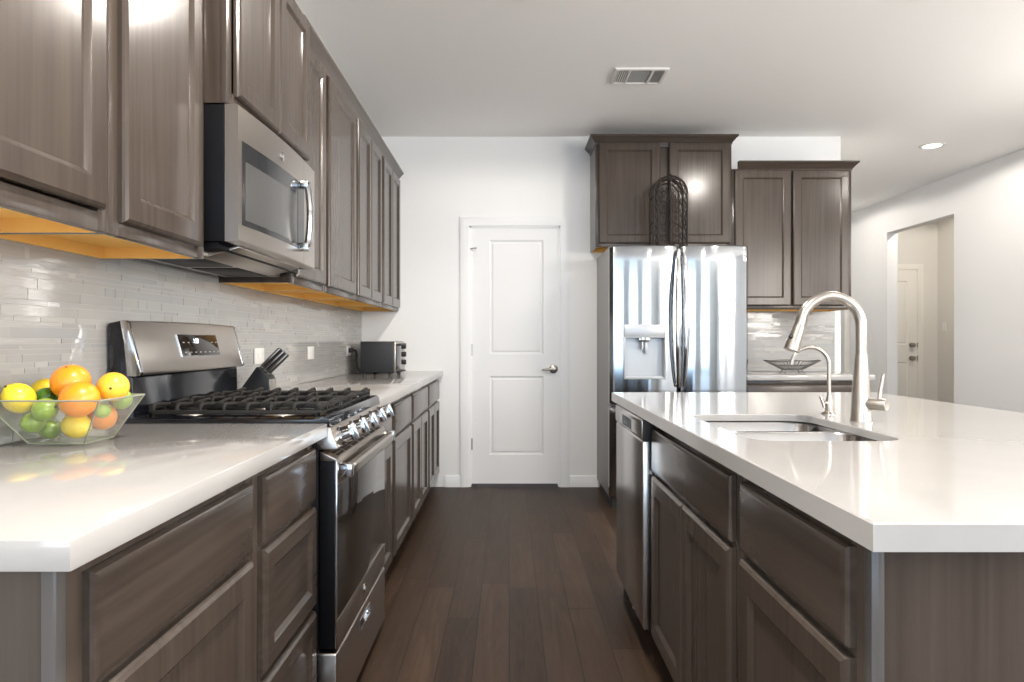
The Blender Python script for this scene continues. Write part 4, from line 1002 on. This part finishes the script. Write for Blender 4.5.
# ------------------------------------------------------------------ wire basket on the back worktop
wc = (2.045, 4.93)
wb = thing('wire_basket', 'shallow flared grey wire basket on the back worktop', 'basket', (*wc, CT))
def circ(r, z, n=32, amp=0.0): return [(wc[0]+r*math.cos(2*pi*i/n), wc[1]+r*0.62*math.sin(2*pi*i/n), z+amp*math.cos(8*pi*i/n)) for i in range(n)]
MB().tube(circ(0.197, CT+0.092, 48, 0.004), 0.004, 8, True).build('rim', 'wire', wb)
mb = MB().tube(circ(0.075, CT+0.030), 0.0032, 8, True).tube(circ(0.13, CT+0.058), 0.0028, 8, True)
for i in range(44):
    a = 2*pi*i/44; c, s_ = math.cos(a), math.sin(a)*0.62
    mb.tube([(wc[0]+r_*c, wc[1]+r_*s_, CT+z) for r_, z in ((0.0, 0.024), (0.075, 0.030), (0.13, 0.058), (0.197, 0.092))], 0.0022, 5)
mb.build('mesh', 'wire', wb)
for i in range(4):
    a = pi/4+pi/2*i; c, s_ = math.cos(a), math.sin(a)*0.62
    MB().tube([(wc[0]+0.075*c, wc[1]+0.075*s_, CT+0.030), (wc[0]+0.09*c, wc[1]+0.09*s_, CT+0.012), (wc[0]+0.10*c, wc[1]+0.10*s_, CT+0.004), (wc[0]+0.112*c, wc[1]+0.112*s_, CT+0.010)], 0.0036, 8).build('foot', 'wire', wb)

# ------------------------------------------------------------------ ceiling fittings
def can(x, y, label, power, beam=176):
    t = thing('recessed_light', label, 'ceiling light', (x, y, CEIL), 'recessed ceiling lights')
    MB().lathe([(0.066, -0.001), (0.066, -0.006), (0.072, -0.010), (0.090, -0.007), (0.095, -0.001)], (x, y, CEIL), seg=40, caps=False).build('trim_ring', 'vent', t)
    MB().lathe([(0.001, -0.004), (0.066, -0.004), (0.066, -0.002), (0.001, -0.002)], (x, y, CEIL), seg=36).build('lens', 'lens', t)
    can_light(x, y, power, beam)
can(0.05, 3.11, 'round recessed ceiling light at the top edge, above the aisle', 38)
can(1.89, 3.11, 'round recessed ceiling light at the top edge, above the island', 32)
can(3.47, 5.60, 'round recessed ceiling light beyond the island near the right wall', 18)
can(0.05, 0.9, 'round recessed ceiling light over the aisle, out of frame above the camera', 108, 164)
can(1.89, 0.9, 'round recessed ceiling light over the near end of the island', 12, 160)
can(4.86, 7.3, 'round recessed ceiling light in the hall beyond the right wall', 24)  # lamp added out of sight above the opening to brighten the hall
can(3.47, 3.11, 'round recessed ceiling light beside the right wall, out of frame', 15)  # extra lamp added for more light from above
can(3.47, 7.9, 'round recessed ceiling light at the far end of the next room', 16)  # lamp added out of sight to brighten the far right wall
vt = thing('air_vent', 'white rectangular air vent in the ceiling', 'vent', (0.79, 4.12, CEIL))
vx0, vx1, vy0, vy1 = 0.625, 0.945, 4.005, 4.245
mb = MB(); mb.rings((vx0, vy0, CEIL), (1, 0, 0), (0, 1, 0), (0, 0, -1), vx1-vx0, vy1-vy0, [(0, 0.0005), (0, 0.004), (0.004, 0.010), (0.020, 0.012), (0.022, 0.004)], fill=False)
a1, a2 = vx0+0.092, vx1-0.092
for x in (a1, a2): mb.box(x-0.006, x+0.006, vy0+0.02, vy1-0.02, CEIL-0.012, CEIL-0.002)
mb.build('frame', 'vent', vt)
MB().box(vx0+0.02, vx1-0.02, vy0+0.02, vy1-0.02, CEIL-0.002, CEIL-0.0006).build('duct', 'ventdark', vt)
def louvre(x0, x1, y0, y1, along_y, tilt):
    q = MB()
    if along_y: q.box(x0, x1, y0, y1, CEIL-0.0075, CEIL-0.0065, rot=Matrix.Rotation(tilt, 3, 'Y'))
    else: q.box(x0, x1, y0, y1, CEIL-0.0075, CEIL-0.0065, rot=Matrix.Rotation(tilt, 3, 'X'))
    q.build('louvre', 'vent', vt)
for i in range(5):
    x = vx0+0.024+i*0.0125; louvre(x, x+0.008, vy0+0.022, vy1-0.022, True, 0.7)
    x = a2+0.008+i*0.0125; louvre(x, x+0.008, vy0+0.022, vy1-0.022, True, -0.7)
for i in range(14):
    y = vy0+0.026+i*0.0136; louvre(a1+0.007, a2-0.007, y, y+0.007, False, 0.5)
